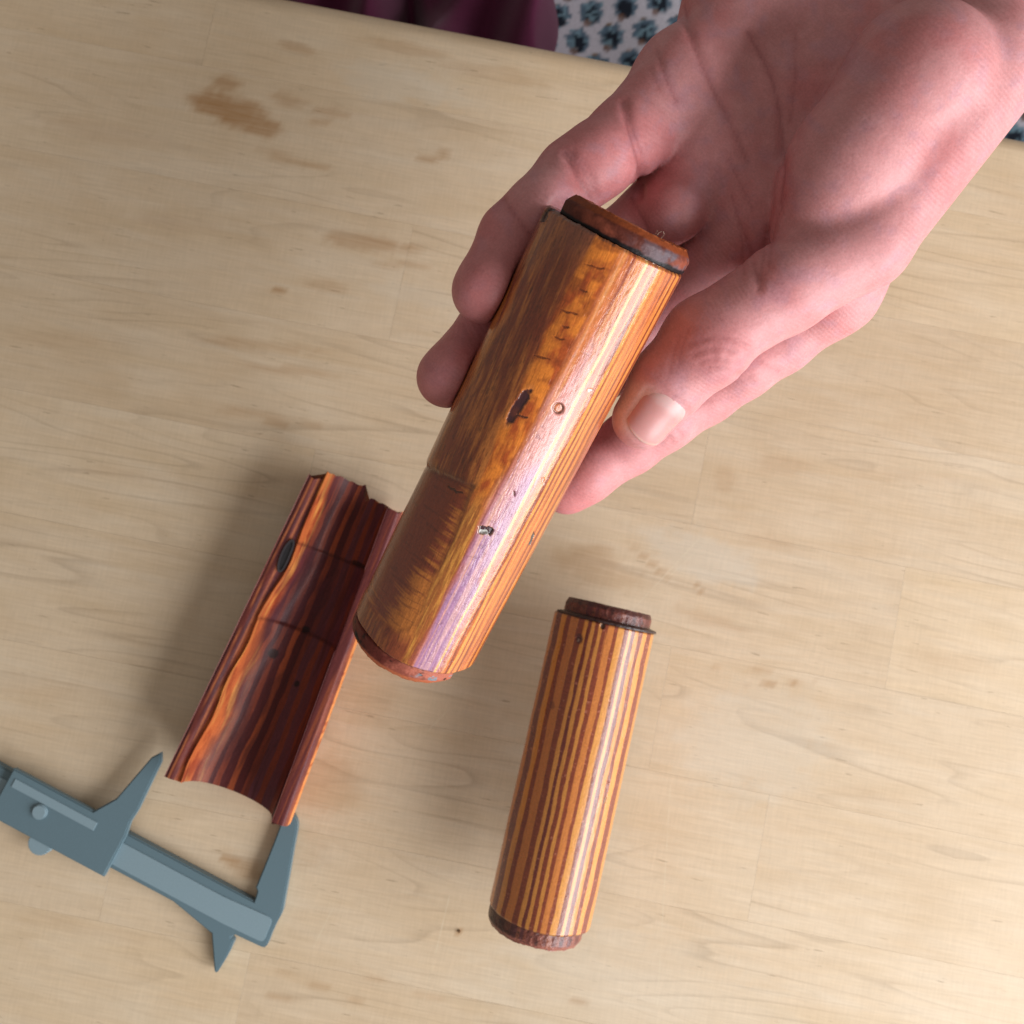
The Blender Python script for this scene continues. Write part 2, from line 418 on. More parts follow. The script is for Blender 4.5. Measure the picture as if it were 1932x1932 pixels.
AMB, BRN, MAR, ORA = srgb(196, 132, 58), srgb(132, 78, 38), srgb(104, 48, 38), srgb(206, 112, 50)
MAUVE, CREAM, BLK, LAV = srgb(150, 88, 104), srgb(232, 178, 104), srgb(30, 20, 20), srgb(138, 92, 132)
RED = srgb(150, 66, 34)

# ---- held piece
HA, HB = cs(1160, 452, 238), cs(787, 1193, 286)
HL = float(np.linalg.norm(HB-HA)); HR = 20.6
hx, hy, hz = frame(HA, HB, -(HA+HB)/2)
def held():
    root = empty('wooden_handguard', tuple(to_world((HA+HB)/2)[0]))
    tag(root, 'large glossy brown wooden shell held up by the hand, with chips and flat-grain figure', 'handguard', 'laminated wooden handguards')
    m = 360; n = 900
    ph = np.radians(np.linspace(-128, 128, m))
    t = np.concatenate([[0.0, 0.0012, 0.003], np.linspace(0.006, 0.994, n), [0.997, 0.9988, 1.0]]); n = len(t)
    T, PHI = np.meshgrid(t, ph, indexing='ij')
    S = 0.5+0.5*np.sin(np.clip(PHI, -math.pi/2, math.pi/2))
    arc = PHI*HR; ax = T*HL
    TE = T; T = T*286.0/(238.0+48.0*T)+.033*np.cos(PHI)   # foreshortened fraction, as measured along the piece
                                         # mm on the surface
    # shape: two planed flats, recessed patch, rounded ends
    def flat(ph0, k): return HR*k/np.maximum(np.cos(PHI-deg(ph0)), .2)
    R = np.full_like(T, HR)
    for ph0, k in ((-40, .962), (20, .980), (58, .988)):
        q = flat(ph0, k); R = -np.log(np.exp(-R*3.0)+np.exp(-q*3.0))/3.0
    ker = np.exp(-np.linspace(-2.2, 2.2, 45)**2); ker /= ker.sum()
    Rp = np.pad(R, ((0, 0), (22, 22)), mode='edge'); R = sum(Rp[:, i:i+R.shape[1]]*ker[i] for i in range(45))
    R = R+(TE-.5)*0.3
    # ---- colour
    warp = (fbm(ax*.05, arc*.10, 1)-.5); warp2 = fbm(ax*.25, arc*.5, 2)-.5
    streakA = fbm(ax*.11+arc*.06, arc*1.5-ax*.10, 3, 3)             # grain along the axis, a little slanted
    streakX = fbm(ax*1.15, arc*.16, 4, 3)                         # cross grain
    fine = noise(ax*.5+arc*.2, arc*5.5-ax*.5, 5)
    wig = fbm(ax*.07, arc*.05, 57)-.5; strk = fbm(ax*.07, arc*1.3, 58, 3)-.5
    s = S+0.06*warp+0.02*warp2+.045*wig+.05*strk*smooth(.3, .5, S)
    col = mix(srgb(126, 60, 32), srgb(186, 110, 50), smooth(.34, .66, streakA*.6+.4*fbm(ax*.06, arc*.22, 9)))
    redp = smooth(.44, .72, fbm(ax*.075+3, arc*.16-ax*.03, 13))
    col = mix(col, srgb(126, 56, 34), redp*.85)
    top = smooth(.17, .02, T+.15*warp)*smooth(.45, .3, s)
    col = mix(col, srgb(140, 86, 62), top*.7)
    fleck = smooth(.74, .86, noise(ax*.30+arc*.25, arc*3.2-ax*.34, 6))
    col = mix(col, srgb(84, 42, 22), fleck*.55*smooth(.5, .36, s))
    # cross-grain patch low on the left
    pe = 0.40+.06*(T-.65)/.3
    patch = smooth(.640, .652, T+.055*S+.006*warp2)*smooth(.985, .968, T+.10*np.maximum(0, .16-S)+.35*np.maximum(0, s-.36)**1.2)*smooth(pe+.035, pe-.02, s)
    pc_ = mix(srgb(130, 60, 36), srgb(186, 110, 48), smooth(.52, .80, streakX*.55+.40*smooth(.16, .42, s)+.25*smooth(.78, .96, T)))
    pc_ = mix(pc_, srgb(84, 38, 22), smooth(.70, .88, noise(ax*1.9+arc*.25, arc*.20, 16))*.35)
    col = mix(col, pc_, patch)
    rim = np.exp(-((T+.055*S-.645)/.010)**2)*smooth(.5, .35, s)
    col = mix(col, srgb(66, 34, 18), rim*.55)
    # amber band with cross cracks
    bl = .385+.05*smooth(.45, .62, T)+.01*warp2; br = .545+.008*warp2
    band = smooth(bl-.015, bl+.01, s)*smooth(br+.012, br-.012, s)*smooth(.70, .6, T)
    bc = mix(srgb(206, 116, 40), srgb(158, 70, 26), smooth(.40, .75, fbm(ax*.20, arc*.55, 18)+.9*np.maximum(0, s-.49)))
    bc = mix(bc, srgb(110, 44, 16), smooth(.55, .8, fbm(ax*.35, arc*.25, 28))*.6)
    col = mix(col, bc, band)
    low = smooth(.60, .72, T)*smooth(pe, pe+.05, s)*smooth(.56, .54, s)
    col = mix(col, mix(srgb(146, 84, 38), srgb(186, 124, 54), smooth(.4, .65, fbm(ax*.1, arc*2.2, 33))), low)
    # right-hand side: plies seen edge on, and a band with painted sheen
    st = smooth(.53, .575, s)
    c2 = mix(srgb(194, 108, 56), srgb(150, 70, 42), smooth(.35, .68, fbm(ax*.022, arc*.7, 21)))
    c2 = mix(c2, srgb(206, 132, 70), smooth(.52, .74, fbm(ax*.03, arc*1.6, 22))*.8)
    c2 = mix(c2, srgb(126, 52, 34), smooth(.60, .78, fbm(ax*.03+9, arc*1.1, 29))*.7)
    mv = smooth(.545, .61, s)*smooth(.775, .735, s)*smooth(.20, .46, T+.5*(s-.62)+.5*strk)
    mc = mix(srgb(200, 134, 126), srgb(158, 116, 150), smooth(.45, .75, T+.4*(fbm(ax*.06, arc*.25, 23)-.5)))  # dyed mauve ply, with the lavender glare on it painted into the colour
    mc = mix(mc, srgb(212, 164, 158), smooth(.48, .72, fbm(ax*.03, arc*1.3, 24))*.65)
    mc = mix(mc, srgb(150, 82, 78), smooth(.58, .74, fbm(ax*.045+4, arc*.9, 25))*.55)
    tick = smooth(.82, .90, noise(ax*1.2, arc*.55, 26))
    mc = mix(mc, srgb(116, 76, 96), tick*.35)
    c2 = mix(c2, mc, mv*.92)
    for (s0, w, cc, a) in ((.552, .010, srgb(138, 64, 40), .6), (.60, .006, srgb(214, 150, 112), .5), (.745, .011, CREAM, .9), (.772, .010, srgb(170, 92, 58), .8), (.795, .007, srgb(222, 150, 84), .7),
                           (.815, .010, MAR*1.3, .8), (.838, .012, srgb(212, 140, 66), .9), (.858, .006, srgb(116, 56, 34), .8), (.876, .010, srgb(206, 132, 62), .85), (.893, .005, srgb(106, 50, 30), .85),
                           (.912, .011, srgb(200, 124, 56), .9), (.930, .006, srgb(112, 50, 30), .9), (.945, .008, srgb(192, 114, 52), .9), (.960, .006, srgb(116, 50, 30), .9), (.974, .007, srgb(204, 130, 60), .9), (.989, .007, srgb(124, 56, 36), .9)):
        k_ = 1.0-.65*smooth(.78, .95, np.full_like(S, s0))
        ss = S+k_*(.040*(fbm(ax*.022, S*5, 40)-.5)+.016*(noise(ax*.09, s0*70, 41)-.5)-.012*(T-.5))+.006*strk
        line = smooth(w*1.1, w*.4, np.abs(ss-s0))*smooth(.22, .52, fbm(ax*.028, s0*37+ss*0, 44))
        c2 = mix(c2, cc, line*a)
    back = smooth(95, 100, np.degrees(np.abs(PHI)))
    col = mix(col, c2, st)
    stripes = smooth(.4, .6, np.mod(arc*.5+.3*warp, 1.0))
    col = mix(col, mix(MAR, AMB*.8, stripes), back)
    col = col*(0.86+.28*fine)[..., None]
    edge_ = np.maximum(smooth(.006, 0, TE), smooth(.994, 1, TE)); col = mix(col, BLK*1.6, edge_*.5)
    # ---- relief: step, chips, hole, cracks
    dR = -0.40*patch*smooth(.22, .0, T-.645) - .20*patch - 0.25*rim
    grain = (streakA-.5)*.5+ (fine-.5)*.8 - fleck*.8 + np.where(s > .58, -tick*.7, 0)+1.1*(fbm(ax*.9, arc*1.8, 51, 3)-.5)
    def dent(t0, s0, lt, ls, depth, c, ang=0.0, rough=.35, edge_pale=.0, alpha=1.0):
        nonlocal dR, col
        ph0 = math.asin(np.clip(2*s0-1, -1, 1)); x = (T-t0)*HL; yv = (PHI-ph0)*HR
        c_, s_ = math.cos(ang), math.sin(ang)
        xa = c_*x+s_*yv; yb_ = -s_*x+c_*yv
        if lt < .4: xa = xa+.12*yb_**2/ls+.5*(noise(yb_*.9+t0*70, yb_*0, 61)-.5)
        q = (np.hypot(xa/lt, yb_/ls) if lt < .4 else (np.abs(xa/lt)**3+np.abs(yb_/ls)**3)**(1/3))+rough*(fbm(x*.8+5, yv*1.0+t0*50, 60, 4)-.5)*2.4
        mk = smooth(1.08, .88, q); dR = dR-depth*mk
        if edge_pale: col = mix(col, srgb(176, 130, 100), smooth(1.3, 1.1, q)*smooth(.9, 1.05, q)*edge_pale)
        col = mix(col, c, mk*alpha)
        if lt < .4: col = mix(col, srgb(140, 66, 26), smooth(3.2, .8, np.hypot(xa/(lt*3), yb_/ls))*.35)
    dent(.430, .425, 5.9, 1.35, .38, srgb(72, 36, 40), -.10, .18, .12)
    dent(.446, .475, .30, 1.5, .35, srgb(70, 40, 34), .2, .5, .5)
    dent(.396, .668, 1.35, 1.35, .35, srgb(186, 108, 70), 0, .12, .4)
    ring_ = np.hypot((T-.396)*HL, (PHI-math.asin(2*.668-1))*HR); col = mix(col, srgb(88, 40, 30), np.exp(-((ring_-1.45)/.28)**2)*.8); dR = dR-.3*np.exp(-((ring_-1.45)/.3)**2)
    dent(.698, .605, 1.1, 2.1, .7, srgb(62, 30, 36), .25, .4, .8)
    dent(.704, .60, .6, 1.2, .1, srgb(190, 186, 180), .25, .6)
    dent(.655, .27, .35, 3.2, .3, srgb(58, 46, 34), .05, .5)
    dent(.600, .665, .9, .35, .3, srgb(110, 56, 48), .5, .4)
    for (t0, s0, l, a) in ((.095, .46, 2.6, .25), (.205, .44, 3.0, .2), (.262, .475, 1.7, .25), (.315, .42, 2.8, .18), (.150, .47, 1.2, .2), (.235, .47, 1.0, .3)):
        dent(t0, s0, .30, l, .26, srgb(84, 34, 14), a, .5, 0, .75)
    dent(.03, .03, 2.6, 2.6, .7, srgb(40, 24, 24), .3, .5)
    dent(.68, .935, 2.2, .8, .3, srgb(74, 66, 62), .35, .6); dent(.55, .80, 1.2, .4, .25, srgb(200, 150, 130), .5, .6); dent(.33, .80, .5, 1.0, .2, srgb(205, 175, 160), .6, .5)
    # end rounding and slightly ragged shoulders
    dR = dR-0.9*np.maximum(smooth(.005, 0, TE), smooth(.995, 1, TE))
    dR = dR + .05*(fbm(ax*.4, arc*.8, 52)-.5)+.04*(streakA-.5)*smooth(.55, .4, s)
    V, f, PH, k = sweep_shell(t, ph, R+dR, 14.2, HL)
    jag = (fbm(PH*22, PH*0+3, 55, 3)-.5)*1.1
    V[0, :, 0] += jag*.8; V[1, :, 0] += jag*.8; V[2, :, 0] += jag*.6; V[-1, :, 0] += jag; V[-2, :, 0] += jag; V[-3, :, 0] += jag*.6
    nin = k-m
    cin = np.broadcast_to(MAR*.8, (n, nin, 3)); colf = np.concatenate([col, cin], 1); gr = np.concatenate([grain, np.zeros((n, nin))], 1)
    W = to_world(place(V, HA, hx, hy, hz).reshape(-1, 3)).reshape(n, k, 3)
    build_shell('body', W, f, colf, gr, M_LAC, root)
    # end collars (turned-down tenons)
    def collar(end, name_, rad, off, dphi0, dphi1, length, colfun, mat):
        mm = 220; nn = 44
        ph = np.radians(np.linspace(dphi0, dphi1, mm)); tt = np.linspace(0, 1, nn)
        TT, PP = np.meshgrid(tt, ph, indexing='ij'); a_ = TT*length; b_ = PP*rad
        rr = rad-1.5*smooth(.0, .16, TT)*0-0.9*smooth(.16, .02, TT)*1.3-2.0*np.maximum(0, TT-.62)**1.5/.24
        rr = rr+.30*(fbm(a_*.5, b_*.4, 71, 3)-.5)+.06*(noise(a_*2.5, b_*1.5, 72)-.5)
        V, f, PH, k = sweep_shell(tt, ph, rr, 12.6, length)
        V[-1, :, 0] += (fbm(PH*14, PH*0, 73, 3)-.5)*.9
        if end == 0: V[..., 0] = -V[..., 0]+.8
        else: V[..., 0] = V[..., 0]+HL-.8
        V[..., 1] += off[0]; V[..., 2] += off[1]
        c = colfun(TT, PP, a_, b_)
        c = np.concatenate([c, np.broadcast_to(ORA*.5, (nn, k-mm, 3))], 1)
        c[-1] = srgb(146, 74, 36)*(0.7+.5*noise(PH*20, PH*0, 3)[:, None])
        g = np.concatenate([(fbm(a_*2, b_*2, 75)-.5)*1.2, np.zeros((nn, k-mm))], 1)
        W = to_world(place(V, HA, hx, hy, hz).reshape(-1, 3)).reshape(nn, k, 3)
        return build_shell(name_, W, f, c, g, mat, root, flip=(end == 0))
    def ctop(TT, PP, a_, b_):
        nz = fbm(a_*.5, b_*.35, 81)
        c = mix(srgb(88, 40, 30), srgb(92, 78, 84), smooth(.35, .6, nz)*smooth(-.1, .7, PP)*.9)
        c = mix(c, srgb(150, 78, 58), smooth(.5, .8, fbm(b_*.22, a_*.3, 83, 3))*.6)
        c = mix(c, srgb(22, 16, 18), smooth(.34, .24, TT+.16*(nz-.5)))
        return mix(c, srgb(124, 58, 28), smooth(.74, .84, TT+.12*(nz-.5)))
    def cbot(TT, PP, a_, b_):
        nz = fbm(a_*.6, b_*.4, 91)
        c = mix(srgb(104, 46, 38), srgb(164, 92, 74), smooth(-.35, .5, PP+.9*(nz-.5)))
        c = mix(c, srgb(26, 18, 18), smooth(.62, .80, fbm(a_*.5, b_*.25, 93)+.10*smooth(-.3, -.9, PP)))
        c = mix(c, srgb(112, 126, 134), smooth(.66, .74, fbm(a_*.8, b_*.5, 95))*smooth(.2, .5, PP)*.8)
        return mix(c, srgb(176, 92, 58), smooth(.62, .8, TT))
    collar(0, 'end_collar', 19.2, (1.2, -.5), -62, 104, 6.6, ctop, M_LAC_SOFT)
    collar(1, 'end_collar', 19.3, (-1.2, .3), -96, 62, 7.2, cbot, M_LAC_SOFT)
    # loose wood fibres at the upper rim
    def tube(pts, rad):
        pts = np.array(pts); V = []; F = []
        for i, p in enumerate(pts):
            d = unit_(pts[min(i+1, len(pts)-1)]-pts[max(i-1, 0)]); a = unit_(np.cross(d, [.3, .5, .8])); b = np.cross(d, a)
            for j in range(5):
                an = 2*math.pi*j/5; V.append(p+rad*(1-.6*i/len(pts))*(a*math.cos(an)+b*math.sin(an)))
        for i in range(len(pts)-1):
            for j in range(5): F.append([i*5+j, i*5+(j+1) % 5, i*5+5+(j+1) % 5, i*5+5+j])
        return V, F
    V = []; F = []; rr = random.Random(5)
    for k in range(6):
        p = cs(1238+rr.uniform(-8, 8), 452+rr.uniform(-3, 6), 229); d = np.array([rr.uniform(-.5, .5), rr.uniform(.5, 1), rr.uniform(0, .8)]); pts = [p]
        for q in range(9):
            d = unit_(d+np.array([rr.uniform(-.6, .6), rr.uniform(-.5, .5), rr.uniform(-.4, .4)])); pts.append(pts[-1]+d*.38)
        v_, f_ = tube(pts, .09); F += [[i+len(V) for i in q] for q in f_]; V += v_
    me = bpy.data.meshes.new('wood_fibre'); me.from_pydata(to_world(np.array(V)).tolist(), [], F); me.update()
    o = link('wood_fibre', me, simple('pale_fibre', (.5, .38, .28), .8).m); child_world(o, root)
    return root
held_root = held()

# ---- striped piece lying on the table
def stripe_col(xn, ax, seed, lights, darks, edges, wav=.010):
    """xn: position across the layers (0..1), edges: ply boundaries"""
    x = xn+wav*(fbm(ax*.035, xn*3, seed)-.5)*2+wav*.35*(noise(ax*.16, xn*30, seed+4)-.5)*2
    i = np.searchsorted(edges, x)
    rr = np.random.RandomState(seed); nn = len(edges)+2
    jl = rr.randint(0, len(lights), nn); jd = rr.randint(0, len(darks), nn)
    table_ = np.array([lights[jl[k]] if k % 2 == 0 else darks[jd[k]] for k in range(nn)])
    e = np.concatenate([[-9], edges, [9]])
    col = table_[i]
    # soft transitions
    d0 = x-e[i]; col = mix(table_[np.maximum(i-1, 0)], col, smooth(-.004, .004, d0))
    return col, (i % 2 == 1)
def ply_edges(seed, n_pairs, a=-.1, b=1.1, frac=.5):
    rr = np.random.RandomState(seed); w = []
    for k in range(n_pairs): w += [(1-frac)*rr.uniform(.6, 1.45), frac*rr.uniform(.6, 1.4)]
    w = np.cumsum(w); return a+(b-a)*w/w[-1]
def lying():
    R0 = 21.0
    zc = .0205
    A, B = on_plane(1140, 1172, zc)*1000, on_plane(1018, 1724, zc)*1000
    A[2] = B[2] = 20.6
    L = float(np.linalg.norm(B-A)); ex, ey, ez = frame(A, B, np.array([0, 0, 1.0]))
    root = empty('wooden_handguard', tuple((A+B)/2000))
    tag(root, 'striped red-and-yellow wooden shell lying alone on the bare table at lower right', 'handguard', 'laminated wooden handguards')
    m, n = 330, 640
    ph = np.radians(np.linspace(-100, 100, m))
    t = np.concatenate([[0, .0015, .004], np.linspace(.008, .992, n), [.996, .9985, 1]]); n = len(t)
    T, PHI = np.meshgrid(t, ph, indexing='ij'); ax = T*L; arc = PHI*R0
    R = np.full_like(T, R0)
    q = R0*.978/np.maximum(np.cos(PHI-deg(40)), .3); R = -np.log(np.exp(-R*3)+np.exp(-q*3))/3
    xn = .5+.5*np.sin(np.clip(PHI+deg(2), -1.57, 1.57))
    lights = [srgb(206, 140, 70), srgb(198, 130, 62), srgb(210, 146, 76), srgb(194, 118, 60), srgb(206, 136, 66)]
    darks = [srgb(124, 58, 40), srgb(134, 66, 44), srgb(116, 52, 36), srgb(130, 62, 42), srgb(112, 54, 52), srgb(130, 60, 38), srgb(110, 50, 42)]
    col, dark = stripe_col(xn-.012*(T-.5)*np.sign(.5-xn), ax, 12, lights, darks, ply_edges(3, 12, -.03, 1.03, .44), .0115)
    fine = noise(ax*.35, arc*6, 5); cross = noise(ax*1.6, arc*1.1, 6)
    col = np.where(dark[..., None], col*(.86+.28*noise(ax*2.3, arc*.5, 7))[..., None], col*(.90+.2*fbm(ax*.12, arc*2.0, 8))[..., None])
    tick = smooth(.86, .92, cross)*dark
    col = mix(col, srgb(190, 120, 96), tick*.55)
    knotc = lambda t0, s0, r, c, a: (mix(col, c, a*smooth(1.1, .6, np.hypot((T-t0)*L/r, (PHI-math.asin(2*s0-1))*R0/(r*.7))+.5*(fbm(ax*.6, arc*.6, 9)-.5))))
    col = knotc(.07, .26, 2.6, srgb(70, 34, 38), .8); col = knotc(.075, .25, .8, srgb(176, 150, 136), .7)
    col = knotc(.30, .15, 2.0, srgb(104, 54, 40), .6); col = knotc(.012, .44, 1.3, srgb(40, 22, 22), .9); col = knotc(.56, .84, 1.5, srgb(110, 80, 50), .6)
    edge_ = np.maximum(smooth(.012, 0, T), smooth(.992, 1, T)); col = mix(col, srgb(60, 30, 24), edge_*.6)
    grain = (fine-.5)*.4+np.where(dark, (cross-.5)*1.0-tick, 0)+.9*(fbm(ax*.9, arc*1.6, 51, 2)-.5)
    dR = -.7*np.maximum(smooth(.006, 0, T), smooth(.994, 1, T))+.06*(fbm(ax*.3, arc*.6, 3)-.5)+.16*(fbm(ax*.05, arc*.16, 61)-.5)
    for (t0, s0, a_, b_, dp) in ((.07, .25, .9, 1.4, .4), (.012, .44, 1.2, 1.0, .6), (.56, .845, 2.2, .3, .3), (.50, .83, .7, .5, .3)):
        x = (T-t0)*L; yv = (PHI-math.asin(2*s0-1))*R0; dR = dR-dp*smooth(1.1, .8, np.hypot(x/a_, yv/b_))
    V, f, PH, k = sweep_shell(t, ph, R+dR, 14.5, L); nin = k-m
    colf = np.concatenate([col, np.broadcast_to(MAR, (n, nin, 3))], 1); gr = np.concatenate([grain, np.zeros((n, nin))], 1)
    build_shell('body', (place(V, A, ex, ey, ez)*.001), f, colf, gr, M_LAC_SATIN, root)
    def collar(end, rad, off, p0, p1, length, flange):
        mm, nn = 200, 46
        ph = np.radians(np.linspace(p0, p1, mm)); tt = np.linspace(0, 1, nn); TT, PP = np.meshgrid(tt, ph, indexing='ij'); a_ = TT*length; b_ = PP*rad
        rr = rad-1.7*np.maximum(0, TT-.7)**1.4/.19*.6+.5*(fbm(a_*.7, b_*.6, 171, 3)-.5)
        if flange: rr = rr+2.9*smooth(.22, .12, TT)
        V, f, PH, k = sweep_shell(tt, ph, rr, 13.2, length)
        V[-1, :, 0] += (fbm(PH*9, PH*0, 73, 3)-.5)*1.3
        V[..., 0] = (-V[..., 0]+.3) if end == 0 else V[..., 0]+L-.8
        V[..., 1] += off
        xn = .5+.5*np.sin(PP); c, dk = stripe_col(xn, a_, 12, [srgb(150, 86, 66), srgb(166, 100, 70)], [srgb(86, 38, 34), srgb(74, 44, 60)], ply_edges(3, 12, -.03, 1.03, .5), .006)
        nz = fbm(a_*.5, b_*.3, 92)
        if flange:
            c = mix(c, srgb(96, 44, 36), .78); c = mix(c, srgb(48, 26, 24), smooth(.28, .2, TT)); c = mix(c, srgb(66, 32, 28), smooth(.7, .8, TT+.2*(nz-.5))*.7)
        else:
            c = mix(c, srgb(112, 58, 46), .6); c = mix(c, srgb(56, 32, 26), smooth(-.2, -.8, PP+.4*(nz-.5))*.7); c = mix(c, srgb(150, 86, 70), smooth(.7, .85, TT)*.7)
        c = mix(c, BLK, smooth(.62, .8, fbm(a_*.7, b_*.4, 96))*.6)
        c = np.concatenate([c, np.broadcast_to(MAR*.6, (nn, k-mm, 3))], 1); g = np.concatenate([(fbm(a_*2, b_*2, 75)-.5)*1.2, np.zeros((nn, k-mm))], 1)
        build_shell('end_collar', place(V, A, ex, ey, ez)*.001, f, c, g, M_LAC_DULL, root, flip=(end == 0))
    collar(0, 18.4, .4, -78, 86, 7.0, True)
    collar(1, 19.4, -1.0, -100, 76, 7.2, False)
    return root
lying()

# ---- open half shell at the left, hollow side up
def trough():
    topz = 22.0
    def rim(u, v): return on_plane(u, v, topz*.001)*1000
    TL, TR = rim(577, 912), rim(762, 950); BL, BR = rim(300, 1500), rim(547, 1526)
    A, B = (TL+TR)/2, (BL+BR)/2
    wA, wB = np.linalg.norm(TR-TL)/2, np.linalg.norm(BR-BL)/2
    L = float(np.linalg.norm(B-A)); ex, ey, ez = frame(A, B, np.array([0, 0, 1.0]))
    root = empty('wooden_handguard', (A[0]*.0005+B[0]*.0005, A[1]*.0005+B[1]*.0005, 0))
    tag(root, 'hollow dark red wooden half shell lying open side up at left', 'handguard', 'laminated wooden handguards')
    n, mi, mo, mr = 460, 260, 60, 26
    t = np.linspace(0, 1, n)
    loops = []; cols = []; grs = []
    th_in = np.linspace(-math.pi/2, math.pi/2, mi); th_out = np.linspace(math.pi/2, -math.pi/2, mo)
    lights = [srgb(142, 68, 40), srgb(156, 80, 44), srgb(116, 52, 36), srgb(106, 52, 48)]
    darks = [srgb(78, 32, 32), srgb(88, 40, 44), srgb(72, 28, 28), srgb(92, 48, 54)]
    edg = ply_edges(8, 9, -.04, 1.04, .60)
    V = []; CC = []; GG = []
    wt = wA+(wB-wA)*t
    deepO = 21.6
    # wavy inner lip on the left wall
    wav = 2.2*np.exp(-((t-.27)/.10)**2)+.7*np.sin(t*26)*smooth(.35, .6, t)+.5*(fbm(t*14, t*0, 5)-.5)
    for i, ti in enumerate(t):
        wo = wt[i]; lip_l = 7.0+wav[i]-2.2*smooth(.0, .12, ti)*0; lip_r = 6.0
        wl, wr = wo-lip_l, wo-lip_r
        # inner surface, left lip to right lip
        st_ = 0.0
        step = 1.2*smooth(.20, .215, ti)*smooth(.47, .455, ti)           # wider, deeper middle bay
        y_in = np.where(th_in < 0, wl*np.sin(th_in), wr*np.sin(th_in)); z_in = -(16.0+step*.9)*np.cos(th_in)**.9-0.0
        y_in = y_in*(1+step*.012)
        rimR_y = np.linspace(wr, wo-1.2, mr); rimR_z = np.zeros(mr)-.35*np.abs(np.linspace(-1, 1, mr))**6
        sn = np.sin(th_out); y_out = wo*np.sign(sn)*np.abs(sn)**.75*1.0+1.8*np.clip(sn, 0, 1)**2*np.cos(th_out)*2.0*0+np.where(sn > 0, 2.4*np.sin(2*np.clip(th_out, 0, 1.57)), 0); z_out = -deepO*np.cos(th_out)**.8; y_out[0] = wo-1.0; y_out[-1] = -wo
        rimL_y = np.linspace(-wo, -wl, mr); rimL_z = np.zeros(mr)-.35*np.abs(np.linspace(-1, 1, mr))**6-1.0*smooth(.35, .75, np.linspace(0, 1, mr))
        y = np.concatenate([y_in, rimR_y[1:], y_out[1:], rimL_y[1:-1]]); z = np.concatenate([z_in-.0, rimR_z[1:], y_out[1:]*0+z_out[1:], rimL_z[1:-1]])
        V.append(np.stack([np.full_like(y, ti*L), y, z], -1))
    V = np.array(V); k = V.shape[1]
    T = np.repeat(t[:, None], k, 1); YN = .5+.5*V[..., 1]/wt[:, None]; ax = T*L
    col, dark = stripe_col(YN+.004*np.sin(ax*.1), ax, 31, lights, darks, edg, .022)
    kk = np.arange(k)[None] + 0*T
    inside = kk < mi
    per = np.cumsum(np.linalg.norm(np.diff(V, axis=1, prepend=V[:, :1]), axis=2), 1)
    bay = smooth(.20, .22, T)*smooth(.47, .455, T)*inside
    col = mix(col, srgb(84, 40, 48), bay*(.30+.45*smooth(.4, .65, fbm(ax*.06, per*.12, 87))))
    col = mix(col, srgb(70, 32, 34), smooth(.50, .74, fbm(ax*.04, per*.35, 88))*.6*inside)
    # orange wall: left inner side where the ply runs tangent
    lip = (wt-(7.0+wav))/wt; lipn = (.5-.5*lip)[:, None]
    dl = YN-lipn
    wob_ = .06*(fbm(ax*.06, per*.1, 3)-.5)
    lw = np.where(inside, smooth(.055+.10*smooth(.4, .7, T), .02, dl+wob_), smooth(-.035-.04*smooth(.3, .6, T), -.012, dl+wob_*.5))*(YN < .5)
    oc = mix(srgb(172, 88, 46), srgb(134, 54, 30), smooth(.4, .7, fbm(ax*.12, per*.3, 7)))
    oc = mix(oc, srgb(190, 122, 62), smooth(.55, .75, fbm(ax*.05, per*.5, 13)))
    col = mix(col, oc, lw*(.55+.4*smooth(.35, .6, fbm(ax*.09, per*.2, 77))))
    outR = (kk > mi+mr-2) & (YN > .5)
    oc2 = mix(srgb(216, 134, 74), srgb(178, 92, 50), smooth(.5, .8, noise(ax*.55, per*.15, 9)))
    col = mix(col, oc2, smooth(0, 1, outR*1.0))
    rimRm = (kk >= mi) & (kk < mi+mr)
    col = mix(col, mix(srgb(96, 46, 46), srgb(134, 68, 48), smooth(.5, .72, fbm(ax*.025, V[..., 1]*.9, 19))), rimRm*.92)
    yo = V[..., 1]+wt[:, None]; rimLm = (kk >= mi+mr-2+mo-1)
    rl = srgb(104, 50, 44)*np.ones(T.shape+(3,))
    for (y0, w_, cc) in ((.9, .5, srgb(70, 34, 32)), (2.0, .45, srgb(160, 92, 58)), (3.2, .7, srgb(76, 38, 40)), (4.6, .5, srgb(150, 84, 54)), (5.8, .6, srgb(92, 48, 50))):
        rl = mix(rl, cc, smooth(w_*1.2, w_*.5, np.abs(yo-y0-.9*(fbm(ax*.04, ax*0+y0, 14)-.5)))*smooth(.25, .5, fbm(ax*.05, ax*0+y0*3, 15)))
    col = np.where((rimLm & (lw < .4))[..., None], rl, col)
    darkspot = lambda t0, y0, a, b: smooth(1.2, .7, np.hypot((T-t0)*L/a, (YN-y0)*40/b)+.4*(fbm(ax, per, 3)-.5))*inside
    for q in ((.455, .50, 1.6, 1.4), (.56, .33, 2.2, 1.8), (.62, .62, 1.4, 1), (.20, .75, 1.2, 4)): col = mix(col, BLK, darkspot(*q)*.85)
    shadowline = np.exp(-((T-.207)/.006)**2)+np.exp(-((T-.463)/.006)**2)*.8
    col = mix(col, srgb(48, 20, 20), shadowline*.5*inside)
    gr = (fbm(ax*.7, per*1.5, 5)-.5)*1.2+np.where(dark, noise(ax*1.5, per, 4)-.5, 0)
    col = col*(.85+.3*noise(ax*.3, per*4, 11))[..., None]
    # ends: ragged, with a lip at the upper end and a broken spur at the lower one
    jag = (fbm(YN[0]*22, YN[0]*0, 5, 4)-.5)*3.6
    V[0, :, 0] += jag; V[1, :, 0] += jag*.9; V[2, :, 0] += jag*.7
    tongue = 4.6*smooth(.14, .16, YN[0])*smooth(.52, .50, YN[0])
